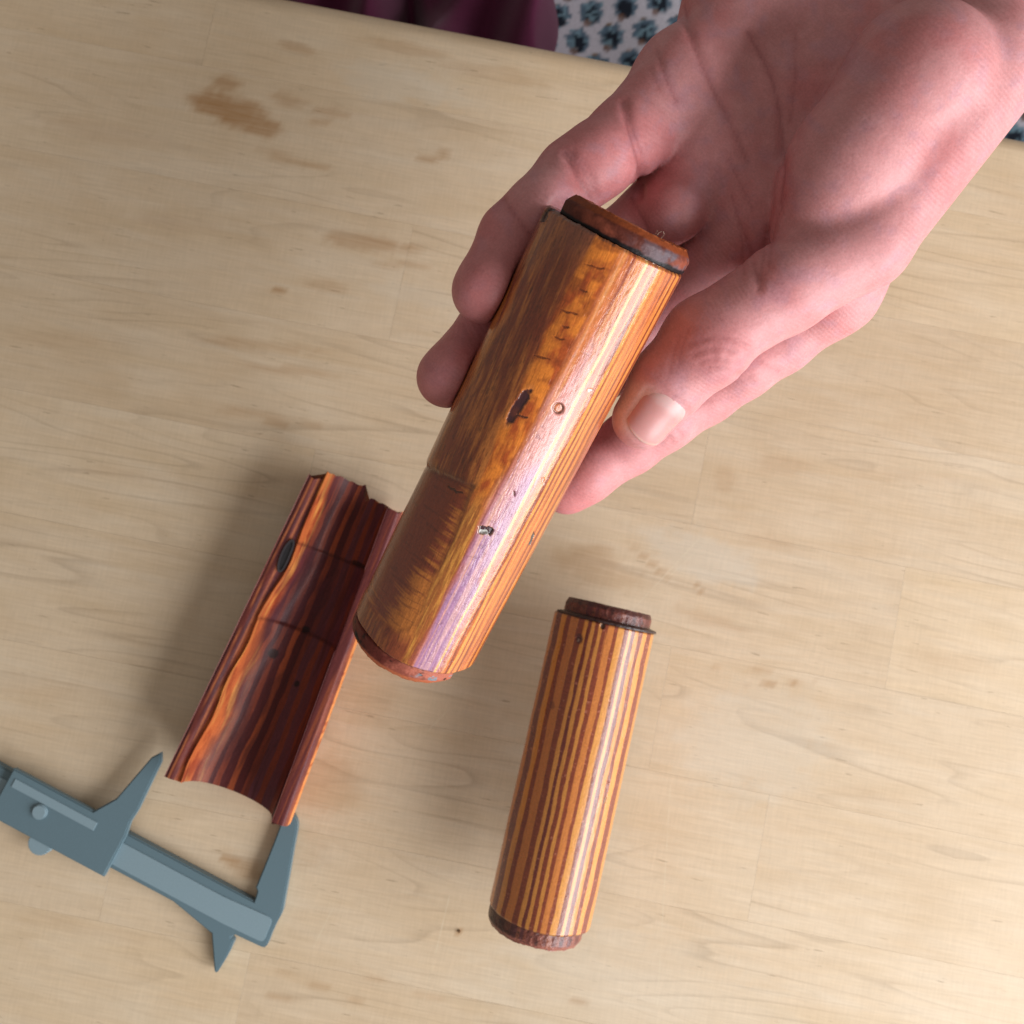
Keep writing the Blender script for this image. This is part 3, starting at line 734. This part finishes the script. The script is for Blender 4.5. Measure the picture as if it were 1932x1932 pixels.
    for j, wgt in enumerate(np.linspace(1, 0, 10)): V[j, :, 0] -= tongue*wgt
    spur = 4.5*np.exp(-((YN[0]-.90)/.05)**2)*(V[-1, :, 2] < -3)
    for j, wgt in enumerate(np.linspace(1, 0, 12)): V[-1-j, :, 0] += spur*wgt
    idx = np.arange(n*k).reshape(n, k); nx = np.roll(idx, -1, 1)
    f = np.stack([idx[:-1], nx[:-1], nx[1:], idx[1:]], -1).reshape(-1, 4)
    W = place(V, A, ex, ey, ez)
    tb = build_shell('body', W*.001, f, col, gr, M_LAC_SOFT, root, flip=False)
    tb.data.set_sharp_from_angle(angle=math.radians(42))
    # dark metal slot let into the left rim
    def rimpt(ti, yy, zz): return (A+ex*ti*L+ey*yy+ez*zz)*.001
    i0 = .255; w0 = wA+(wB-wA)*i0
    vs_, fs_ = [], []; ns = 28
    ring_o, ring_i, ring_b = [], [], []
    for j in range(ns):
        a = 2*math.pi*j/ns; ca_, sa_ = math.cos(a), math.sin(a)
        sx = np.sign(ca_)*abs(ca_)**.8
        bend = -1.0*(sx**2)
        ring_o.append(rimpt(i0+7.4*sx/L, -w0+5.9+2.0*sa_-bend*.4, .45)); ring_i.append(rimpt(i0+6.4*sx/L, -w0+5.9+1.3*sa_-bend*.4, .45)); ring_b.append(rimpt(i0+6.4*sx/L, -w0+5.9+1.25*sa_-bend*.4, .12))
    vs_ = ring_o+ring_i+ring_b+[rimpt(i0+7.4*np.sign(math.cos(2*math.pi*j/ns))*abs(math.cos(2*math.pi*j/ns))**.6/L, -w0+5.9+2.0*math.sin(2*math.pi*j/ns), -2.0) for j in range(ns)]
    for j in range(ns):
        j2 = (j+1) % ns
        fs_ += [[j, j2, ns+j2, ns+j], [ns+j, ns+j2, 2*ns+j2, 2*ns+j], [3*ns+j, 3*ns+j2, j2, j]]
    fs_.append([2*ns+j for j in range(ns)])
    me = bpy.data.meshes.new('slot_liner'); me.from_pydata([tuple(v) for v in vs_], [], fs_); me.update()
    o = link('slot_liner', me, simple('dull_steel', (.07, .062, .068), .42, .6, nscale=900).m); me.materials.append(simple('slot_shade', (.012, .010, .012), .7).m); me.polygons[-1 if False else len(fs_)-1].material_index = 1; child_world(o, root)
    o['label'] = 'dark metal slot in the rim'
    return root
trough()

# ------------------------------------------------------------------ caliper
M_CAL = simple('grey_blue_composite', (0.115, 0.175, 0.205), .42, 0, .45, 2600, .10, .00004).m
M_CAL2 = simple('grey_blue_panel', (0.215, 0.295, 0.335), .36, 0, .5, 2600, .10, .00004).m
def prism(name, pts, z0, z1, mat, parent, bev=.0006):
    import bmesh
    bm = bmesh.new()
    vv = [bm.verts.new((p[0], p[1], z0)) for p in pts]
    fc = bm.faces.new(vv)
    if fc.normal.z > 0: fc.normal_flip()
    r = bmesh.ops.extrude_face_region(bm, geom=[fc])
    for e in r['geom']:
        if isinstance(e, bmesh.types.BMVert): e.co.z = z1
    bmesh.ops.recalc_face_normals(bm, faces=bm.faces)
    if bev:
        bmesh.ops.bevel(bm, geom=[e for e in bm.edges if abs(e.verts[0].co.z-e.verts[1].co.z) < 1e-6 and e.verts[0].co.z > (z0+z1)/2], offset=bev, segments=2, affect='EDGES')
    me = bpy.data.meshes.new(name); bm.to_mesh(me); bm.free()
    try:
        me.polygons.foreach_set('use_smooth', [True]*len(me.polygons)); me.set_sharp_from_angle(angle=math.radians(35))
    except Exception: pass
    o = link(name, me, mat)
    if parent: child_world(o, parent)
    return o
def crop8(x, y): return ((480+x/4.6)/2200*1932, (1680+y/4.6)/2200*1932)
def caliper():
    zt = .0046
    q = lambda L: [on_plane(*crop8(x, y), zt)[:2] for x, y in L]
    P0 = on_plane(*crop8(300, 1180), zt)[:2]; P1 = on_plane(*crop8(10, 1025), zt)[:2]
    d = (P1-P0)/np.linalg.norm(P1-P0); nrm = np.array([-d[1], d[0]])     # d: along the beam, to the left
    if nrm[1] < 0: nrm = -nrm
    far = 0.16
    root = empty('caliper', (P0[0], P0[1], 0))
    tag(root, 'grey-blue sliding caliper with its jaw against the hollow wooden piece', 'caliper')
    beam_lo = on_plane(*crop8(112, 1512), zt)[:2]; wbeam = abs(np.dot(beam_lo-P0, nrm))
    up_far = P0+d*far; lo_far = up_far-nrm*wbeam
    nose = [(300, 1180), (322, 1120), (331, 1080), (318, 1042), (400, 840), (480, 640), (545, 470), (590, 330), (602, 298), (622, 288), (655, 300), (690, 335), (716, 378), (728, 425), (722, 490),
            (690, 660), (645, 920), (612, 1100), (582, 1272), (560, 1330), (520, 1400), (470, 1510), (436, 1600), (425, 1622), (402, 1640), (375, 1634), (340, 1620), (112, 1512)]
    L = q(nose)
    # lower (inside) jaw of the fixed side, then along the beam to the far end
    low = q([(95, 1518), (78, 1530), (76, 1552), (92, 1566), (98, 1585), (60, 1672), (10, 1765), (-60, 1880), (-80, 1890), (-92, 1870), (-120, 1500)])
    L += low+[beam_lo+d*.03, lo_far, up_far]
    prism('frame', L, 0.0006, zt, M_CAL, root)
    pan = q([(395, 1568), (370, 1572), (340, 1562), (0, 1402)])
    a0 = pan[-1]; tpan = q([(0, 1128)])[0]
    pan = pan+[a0+d*(far-.02), tpan+d*(far-.02)]+q([(0, 1128), (430, 1318), (455, 1334), (472, 1355), (478, 1378), (470, 1410), (440, 1480), (415, 1545)])
    prism('scale_panel', pan, zt-.0006, zt+.00035, M_CAL2, root, .00015)
    # sliding jaw on the far side of the hollow piece
    c0 = P0+d*.062
    m2 = lambda a, b: c0+d*a+nrm*b
    jaw = [m2(-.001, -wbeam-.003), m2(-.001, .0), m2(.0, .006), m2(-.0005, .012), m2(.0005, .034), m2(.0025, .0375), m2(.005, .034), m2(.010, .012), m2(.016, .003), m2(.055, .003), m2(.055, -wbeam-.003)]
    prism('sliding_jaw', jaw, zt+.0005, zt+.0032, M_CAL, root)
    c1 = m2(.030, -wbeam-.0035)
    rol = []
    for k in range(72):
        an = 2*math.pi*k/72; rr_ = .0052*(1-.05*(k % 3 == 0)); rol.append((c1[0]+rr_*math.cos(an), c1[1]+rr_*math.sin(an)))
    prism('thumb_roller', rol, zt-.002, zt+.0024, M_CAL2, root, .0003)
    c2 = m2(.036, .0005-wbeam*.5)
    prism('lock_screw', [(c2[0]+.0032*math.cos(2*math.pi*k/32), c2[1]+.0032*math.sin(2*math.pi*k/32)) for k in range(32)], zt+.003, zt+.0044, M_CAL2, root, .0005)
    inset = [m2(.012, -.004), m2(.052, -.004), m2(.052, -.0002), m2(.012, -.0002)]
    prism('slider_panel', inset, zt+.0031, zt+.0035, M_CAL2, root, .00012)
    return root
caliper()

# a crumb on the table
cp = on_plane(866, 1758, .0004)
me = bpy.data.meshes.new('wood_crumb')
rr = random.Random(2); vv = []
for (x, y_, z) in [(-1, -.6, -.4), (1, -.5, -.4), (1.1, .5, -.4), (-.9, .6, -.4), (-.6, -.4, .5), (.7, -.3, .6), (.6, .4, .4), (-.5, .3, .6)]:
    vv.append((x*.0007+rr.uniform(-1, 1)*.0002, y_*.0007+rr.uniform(-1, 1)*.0002, z*.0008+.0004))
me.from_pydata(vv, [], [(0, 3, 2, 1), (4, 5, 6, 7), (0, 1, 5, 4), (1, 2, 6, 5), (2, 3, 7, 6), (3, 0, 4, 7)]); me.update()
o = link('wood_crumb', me, simple('brown_crumb', (.16, .08, .03), .8).m); o.location = (cp[0], cp[1], 0); o.rotation_euler = (0, 0, .8)
tag(o, 'tiny brown crumb on the bare table between the caliper and striped piece', 'crumb')

# ------------------------------------------------------------------ the hand
def smin(a, b, k):
    h = np.maximum(k-np.abs(a-b), 0)/k
    return np.minimum(a, b)-h*h*k*.25
def cone(P, a, b):
    pa = P-a[:3]; ba = b[:3]-a[:3]
    h = np.clip(pa@ba/np.dot(ba, ba), 0, 1)
    return np.linalg.norm(pa-h[:, None]*ba, axis=1)-(a[3]+(b[3]-a[3])*h)
def J4(u, v, d, r): return np.append(cs(u, v, d), r)
def ell(P, c, r):
    q = (P-c)/r; k = np.linalg.norm(q, axis=1)
    return (k-1)*np.min(r)
PALM = [
    (J4(1290, 152, 280, 14.2), J4(1700, -130, 290, 15)), (J4(1330, 300, 282, 13), J4(1745, -70, 282, 16)),
    (J4(1420, 430, 280, 13), J4(1790, -20, 274, 16)), (J4(1570, 545, 276, 13.5), J4(1830, 60, 266, 16)),
    (J4(1394, 32, 286, 19.2), J4(1600, -170, 288, 19.5)), (J4(1330, 290, 283, 14), J4(1560, 480, 281, 14)),
    (J4(1300, 172, 281, 13), J4(1420, 420, 281, 13)), (J4(1480, 230, 283, 14), J4(1650, 100, 280, 16)),
    (J4(1760, -60, 276, 21), J4(2200, -520, 278, 27)), (J4(1830, 10, 270, 20), J4(2260, -440, 272, 26))]
THUMB = [(J4(1840, 130, 262, 19), J4(1625, 455, 257, 13.8)), (J4(1625, 455, 257, 13.8), J4(1480, 545, 257, 12.6)), (J4(1480, 545, 257, 12.6), J4(1330, 640, 258, 12.0)),
         (J4(1330, 640, 258, 12.0), J4(1262, 720, 260, 10.8)), (J4(1262, 720, 260, 10.8), J4(1212, 790, 263, 9.0))]
THENAR = [(J4(1580, 350, 257, 16), J4(1730, 150, 256, 21)), (J4(1530, 440, 260, 11.5), J4(1605, 310, 254, 16.5))]
FINGERS = [
    [J4(1290, 152, 280, 14), J4(1182, 262, 270, 11.6), J4(1082, 334, 260, 10.4), J4(968, 448, 254, 9.3), J4(911, 552, 249, 8.4)],
    [J4(1330, 300, 282, 13), J4(1232, 410, 284, 11), J4(1085, 520, 286, 10.3), J4(925, 622, 270, 9.3), J4(842, 713, 263, 8.6)],
    [J4(1420, 430, 279, 13), J4(1310, 530, 288, 11), J4(1140, 690, 297, 10.4), J4(985, 770, 290, 9.3), J4(905, 806, 280, 8.5)],
    [J4(1570, 545, 279, 13.5), J4(1468, 637, 285, 11.4), J4(1330, 737, 290, 10.5), J4(1188, 836, 291, 9.8), J4(1070, 918, 290, 8.9)]]
PADS = [  # palm-side pads between the creases, per finger
    [(cs(1133, 300, 260), 9.6), (cs(1022, 392, 250), 8.4), (cs(925, 535, 246), 7.6)],
    [(cs(1270, 400, 274), 9.5), (cs(862, 700, 259), 7.9)], [], [(cs(1400, 690, 283), 9.5), (cs(1255, 790, 286), 9), (cs(1105, 895, 286), 8.3)]]
def guard_sdf(P):
    pa = P-HA; h = pa@hx
    rad = np.linalg.norm(pa-h[:, None]*hx, axis=1)-(HR+.05)
    return np.maximum(rad, np.abs(h-HL/2)-HL/2-5.0)
CREASE_IN = []
CREASES = []                                    # (points, width, depth)
NAILFRAME = {}
def hand_sdf(P, creases=True):
    palm = None
    for a, b in PALM:
        d = cone(P, a, b); palm = d if palm is None else smin(palm, d, 9.0)
    th = None
    for a, b in THUMB:
        d = cone(P, a, b); th = d if th is None else smin(th, d, 3.5)
    tn = None
    for a, b in THENAR:
        d = cone(P, a, b); tn = d if tn is None else smin(tn, d, 8)
    out = smin(palm, smin(th, tn, 2.6), 4.0)
    for ch, pads in zip(FINGERS, PADS):
        fd = None
        for a, b in zip(ch[:-1], ch[1:]):
            d = cone(P, a, b); fd = d if fd is None else smin(fd, d, 3.0)
        for c, r in pads: fd = smin(fd, np.linalg.norm(P-c, axis=1)-r, 5.0)
        out = smin(np.minimum(out, smin(palm, fd, 7.0)), fd, .8)
    # dorsal knuckle of the thumb and flattened nail bed
    out = smin(out, np.linalg.norm(P-cs(1348, 668, 253), axis=1)-8.0, 8)
    if creases:
        for pts, w, dep in CREASES:
            lo = pts.min(0)-4*w; hi = pts.max(0)+4*w
            mk = np.all((P > lo) & (P < hi), axis=1)
            if not mk.any(): continue
            Q = P[mk]; best = np.full(len(Q), 1e9)
            for a, b in zip(pts[:-1], pts[1:]):
                ba = b-a; h = np.clip((Q-a)@ba/max(np.dot(ba, ba), 1e-9), 0, 1)
                best = np.minimum(best, np.linalg.norm(Q-a-h[:, None]*ba, axis=1))
            out[mk] += dep*(.55*np.exp(-(best/w)**2)+.45*np.exp(-(best/(.5*w+.35))**2))
    g = guard_sdf(P)
    return -smin(-out, g, 1.2)
def march(uv, d0=215.0):
    dirs = np.array([cs(u, v, 1.0) for u, v in uv]); n = np.linalg.norm(dirs, axis=1); dist = np.full(len(uv), d0)
    for _ in range(70):
        dd = hand_sdf(dirs*dist[:, None], False); dist += np.clip(dd, -3, 6)/n*.9
    return dirs*dist[:, None], dist
def crease_path(uv, w, dep):
    uv = np.array(uv, float)
    L = np.concatenate([[0], np.cumsum(np.hypot(*np.diff(uv, axis=0).T))]); m = max(3, int(L[-1]/14))
    s = np.linspace(0, L[-1], m); u = np.interp(s, L, uv[:, 0]); v = np.interp(s, L, uv[:, 1])
    ker = np.array([.25, .5, .25])
    for _ in range(2): u[1:-1] = np.convolve(u, ker, 'valid'); v[1:-1] = np.convolve(v, ker, 'valid')
    pts, dist = march(list(zip(u, v)))
    ok = (dist < 305) & (np.abs(hand_sdf(pts, False)) < 1.0)
    pts = pts[ok]
    if len(pts) > 1:
        keep = [0]
        e = .4; nr = np.stack([hand_sdf(pts+np.eye(3)[i]*e, False)-hand_sdf(pts-np.eye(3)[i]*e, False) for i in range(3)], 1)
        nr /= np.linalg.norm(nr, axis=1)[:, None]+1e-9
        CREASES.append((pts, w, dep)); CREASE_IN.append((pts-nr*dep*.85, dep))
# thumb nail frame (before the creases)
def unit(v): return v/np.linalg.norm(v)
nb, nt = cs(1270, 716, 260), cs(1209, 797, 263.5)
na = unit(nt-nb)
tocam = unit(-nb); side0 = unit(np.cross(na, tocam)); nn0 = np.cross(side0, na)
if np.dot(side0, np.array([1, -1, 0])) < 0: side0 = -side0
roll = deg(24)
nnorm = unit(nn0*math.cos(roll)+side0*math.sin(roll)); nside = unit(side0*math.cos(roll)-nn0*math.sin(roll))
def nail_surface(a, th):                         # a: 0 base..1 tip, th: angle across
    o = nb+na*(3.2+a*16.2); dr = nnorm*math.cos(th)+nside*math.sin(th)
    lo, hi = 2.0, 18.0
    for _ in range(22):
        mid = (lo+hi)/2
        if hand_sdf((o+dr*mid)[None], False)[0] < 0: lo = mid
        else: hi = mid
    return o, dr, lo
NA, NTH = 15, 15
nailpts = []; border = []
for i in range(NA):
    a = i/(NA-1); row = []
    for j in range(NTH):
        b = j/(NTH-1)*2-1
        half = deg(50)*(1.0-.08*(1-a)**2)
        # rounded base and tip
        aa = a
        aa = .05+.95*a; sh = .13*b*b*((1-a)*1.0)-.16*b*b*a
        o_, dr, r = nail_surface(aa+sh, b*half)
        row.append((o_, dr, r))
    nailpts.append(row)
ring_uv = [nailpts[0][j] for j in range(NTH)]+[nailpts[i][-1] for i in range(NA)]+[nailpts[-1][j] for j in range(NTH-1, -1, -1)]+[nailpts[i][0] for i in range(NA-1, -1, -1)]
ringp = np.array([o_+dr*(r+.1) for (o_, dr, r) in ring_uv])
for pth, w, dp in (
    ([(1281, -20), (1300, 60), (1341, 155), (1372, 215), (1397, 270), (1412, 305)], 1.5, 1.3), ([(1293, 40), (1318, 112), (1345, 165), (1372, 222)], .9, .5),
    ([(1412, 60), (1446, 120), (1464, 170), (1476, 240), (1479, 320), (1470, 385)], 1.4, 1.0),
    ([(1176, 190), (1182, 225), (1194, 262), (1207, 300), (1212, 328)], 1.6, 1.3), ([(1186, 215), (1200, 255), (1213, 290)], .8, .6),
    ([(1066, 288), (1090, 335), (1118, 378)], 1.3, 1.1), ([(1078, 284), (1104, 326), (1132, 372)], .8, .5), ([(1100, 300), (1122, 340)], .7, .35),
    ([(950, 374), (975, 410), (1000, 442)], 1.0, .7), ([(1240, 95), (1252, 140), (1276, 190)], .9, .5), ([(1225, 130), (1245, 165)], .8, .3),
    ([(1400, 430), (1420, 480), (1428, 530)], 1.0, .6), ([(1450, 430), (1440, 480), (1432, 545)], 1.0, .6), ([(1380, 370), (1398, 430), (1404, 520)], .8, .35),
    ([(1480, 370), (1460, 430), (1450, 500)], .9, .5), ([(1208, 318), (1212, 345), (1208, 372)], 1.6, 1.6), ([(1190, 372), (1222, 430), (1240, 470)], .8, .5),
    ([(1375, 300), (1420, 395)], .8, .3), ([(1500, 60), (1502, 140), (1490, 230)], .8, .3),
    ([(1308, 670), (1332, 662), (1350, 650), (1386, 664)], .9, .34), ([(1322, 684), (1345, 670), (1364, 680), (1398, 684)], 1.0, .42), ([(1336, 694), (1352, 686), (1376, 698)], .8, .25),
    ([(1300, 650), (1330, 640), (1366, 634), (1408, 650)], .9, .20), ([(1348, 652), (1342, 672), (1354, 694)], .7, .22), ([(1374, 660), (1368, 688)], .7, .18), ([(1285, 632), (1270, 662), (1264, 700)], 1.0, .16), ([(1300, 622), (1286, 650), (1280, 690)], .9, .14),
    ([(1432, 676), (1450, 690), (1470, 702)], .8, .5), ([(1395, 702), (1425, 722)], .8, .35), ([(1268, 800), (1290, 822)], .8, .4), ([(1255, 812), (1272, 836)], .7, .3),
    ([(872, 610), (890, 640)], .9, .3)):
    crease_path(pth, w, dp)
CREASES.append((ringp, .8, .55))

def build_hand():
    vox = 0.85
    lo = np.array([-36, -10, -324.0]); hi = np.array([196, 232, -226.0])
    dims = np.ceil((hi-lo)/vox).astype(int); step = 5
    dims = (dims//step+1)*step+1
    # coarse pass
    cd = (dims-1)//step+1
    gx = [lo[i]+np.arange(cd[i])*vox*step for i in range(3)]
    CG = np.stack(np.meshgrid(*gx, indexing='ij'), -1).reshape(-1, 3)
    cdv = hand_sdf(CG, False).reshape(cd)
    near = np.abs(cdv) < vox*step*1.75+2.5
    cell = np.zeros(cd-1, bool)
    for a in (0, 1):
        for b in (0, 1):
            for c in (0, 1): cell |= near[a:cd[0]-1+a, b:cd[1]-1+b, c:cd[2]-1+c]
    D = np.repeat(np.repeat(np.repeat(cdv[:-1, :-1, :-1], step, 0), step, 1), step, 2)
    D = np.pad(D, ((0, 1), (0, 1), (0, 1)), mode='edge').astype(np.float32)
    M = np.repeat(np.repeat(np.repeat(cell, step, 0), step, 1), step, 2); M = np.pad(M, ((0, 1), (0, 1), (0, 1)), mode='edge')
    ii = np.argwhere(M)
    vals = np.empty(len(ii), np.float32)
    for s0 in range(0, len(ii), 400000):
        vals[s0:s0+400000] = hand_sdf(lo+ii[s0:s0+400000]*vox)
    D[M] = vals
    D[0] = D[-1] = 1; D[:, 0] = D[:, -1] = 1; D[:, :, 0] = D[:, :, -1] = 1       # closed where it leaves the grid
    # surface nets
    S = D < 0
    n0, n1, n2 = D.shape
    corners = [(a, b, c) for a in (0, 1) for b in (0, 1) for c in (0, 1)]
    cnt = np.zeros((n0-1, n1-1, n2-1), np.int8)
    for a, b, c in corners: cnt += S[a:n0-1+a, b:n1-1+b, c:n2-1+c]
    act = np.argwhere((cnt > 0) & (cnt < 8))
    vid = np.full(cnt.shape, -1, np.int64); vid[tuple(act.T)] = np.arange(len(act))
    acc = np.zeros((len(act), 3)); num = np.zeros(len(act))
    for p in corners:
        for axis in range(3):
            if p[axis]: continue
            q = list(p); q[axis] = 1
            d0 = D[tuple((act+p).T)]; d1 = D[tuple((act+q).T)]
            cr = (d0 < 0) != (d1 < 0)
            tt = np.where(cr, d0/np.where(cr, d0-d1, 1), 0)
            pos = np.repeat(np.array(p, float)[None], len(act), 0); pos[:, axis] += tt
            acc += pos*cr[:, None]; num += cr
    verts = lo+(act+acc/num[:, None])*vox
    faces = []
    for axis in range(3):
        u, v = (axis+1) % 3, (axis+2) % 3
        sl0 = [slice(None)]*3; sl1 = [slice(None)]*3; sl0[axis] = slice(0, -1); sl1[axis] = slice(1, None)
        A0 = S[tuple(sl0)]; A1 = S[tuple(sl1)]
        for flip, mk in ((False, A0 & ~A1), (True, ~A0 & A1)):
            e = np.argwhere(mk); e = e[(e[:, u] > 0) & (e[:, v] > 0)]
            qs = []
            for du, dv in ((-1, -1), (0, -1), (0, 0), (-1, 0)):
                c = e.copy(); c[:, u] += du; c[:, v] += dv
                ok = np.ones(len(c), bool); qs.append(c)
            g = [vid[tuple(np.minimum(c, np.array(vid.shape)-1).T)] for c in qs]
            F = np.stack(g, 1); F = F[(F >= 0).all(1)]
            faces.append(F[:, ::-1] if flip else F)
    faces = np.concatenate(faces)
    # skin colour: redder finger ends, knuckles and creases, paler pressed places
    P = verts
    base = np.broadcast_to(srgb(198, 136, 136), P.shape).copy()
    red = srgb(194, 112, 112); pale = srgb(224, 184, 172); deep = srgb(132, 70, 74); mauv = srgb(182, 132, 142)
    n1_ = fbm(P[:, 0]*.06+P[:, 2]*.05, P[:, 1]*.06, 3); n2_ = fbm(P[:, 0]*.25, P[:, 1]*.25+P[:, 2]*.2, 7)
    base = mix(base, red, smooth(.45, .75, n1_)*.55); base = mix(base, mauv, smooth(.5, .8, n2_)*.5)
    for ch in FINGERS:
        dd = np.linalg.norm(P-ch[-1][:3], axis=1); base = mix(base, red*.95, smooth(22, 9, dd)*.55)
        for jn in (2, 3):
            dd = np.linalg.norm(P-ch[jn][:3], axis=1); base = mix(base, red*.9, smooth(15, 9, dd)*.30)
    dd = np.linalg.norm(P-cs(1350, 665, 250), axis=1); base = mix(base, red, smooth(14, 4, dd)*.5)
    dd = np.linalg.norm(P-cs(1195, 770, 255), axis=1); base = mix(base, pale, smooth(11, 4, dd)*.75)
    best = np.full(len(P), 1e9)
    for pts, dep in CREASE_IN:
        for a, b in zip(pts[:-1], pts[1:]):
            ba = b-a; h = np.clip((P-a)@ba/max(np.dot(ba, ba), 1e-9), 0, 1); best = np.minimum(best, np.linalg.norm(P-a-h[:, None]*ba, axis=1)+(1-min(1, dep))*.5)
    base = mix(base, deep, np.exp(-(best/.6)**2)*.5); base = mix(base, red*.85, np.exp(-(best/2.2)**2)*.22)
    me = mesh_from('hand', to_world(verts), faces, col=base)
    o = link('hand', me, skin_mat())
    tag(o, 'bare left hand reaching in from the upper right, gripping a wooden shell', 'hand')
    # nail
    vs_ = []; cc = []
    for i in range(NA):
        for j in range(NTH):
            o_, dr, r = nailpts[i][j]; b = abs(j/(NTH-1)*2-1); a = i/(NA-1)
            lift = .42-.75*b**6-.8*(1-a)**10+.25*smooth(.85, 1, a)*(1-b**4)
            vs_.append(o_+dr*(r+lift))
            c = srgb(200, 142, 138)
            moon = smooth(.34, .20, a+.20*b*b+.0)
            c = c*(1-moon)+srgb(206, 164, 160)*moon
            tip = smooth(.93, .99, a); c = c*(1-tip*.6)+srgb(214, 184, 170)*tip*.6
            cc.append(c)
    idx = np.arange(NA*NTH).reshape(NA, NTH)
    f = np.stack([idx[:-1, :-1], idx[1:, :-1], idx[1:, 1:], idx[:-1, 1:]], -1).reshape(-1, 4)
    me = mesh_from('thumb_nail', to_world(np.array(vs_)), f, col=np.array(cc))
    m = NT('nail'); at = m.n('ShaderNodeAttribute', attribute_name='Col').outputs['Color']; m.l(at, m.b.inputs['Base Color'])
    co = m.n('ShaderNodeTexCoord').outputs['Object']; nz = m.noise(m.mapping(co, (1, 1, 1)), 700, 2)
    m.l(m.bump(nz, .2, .0001), m.b.inputs['Normal'])
    m.set(Roughness=.36, Specular_IOR_Level=.4, Subsurface_Weight=.25, Subsurface_Scale=.001)
    no = link('thumb_nail', me, m.m, o)
    sb = no.modifiers.new('smooth', 'SUBSURF'); sb.levels = 2; sb.render_levels = 2
    sd = no.modifiers.new('thickness', 'SOLIDIFY'); sd.thickness = .0004; sd.offset = -1
    no['label'] = 'pale pink thumb nail'
    return o
build_hand()
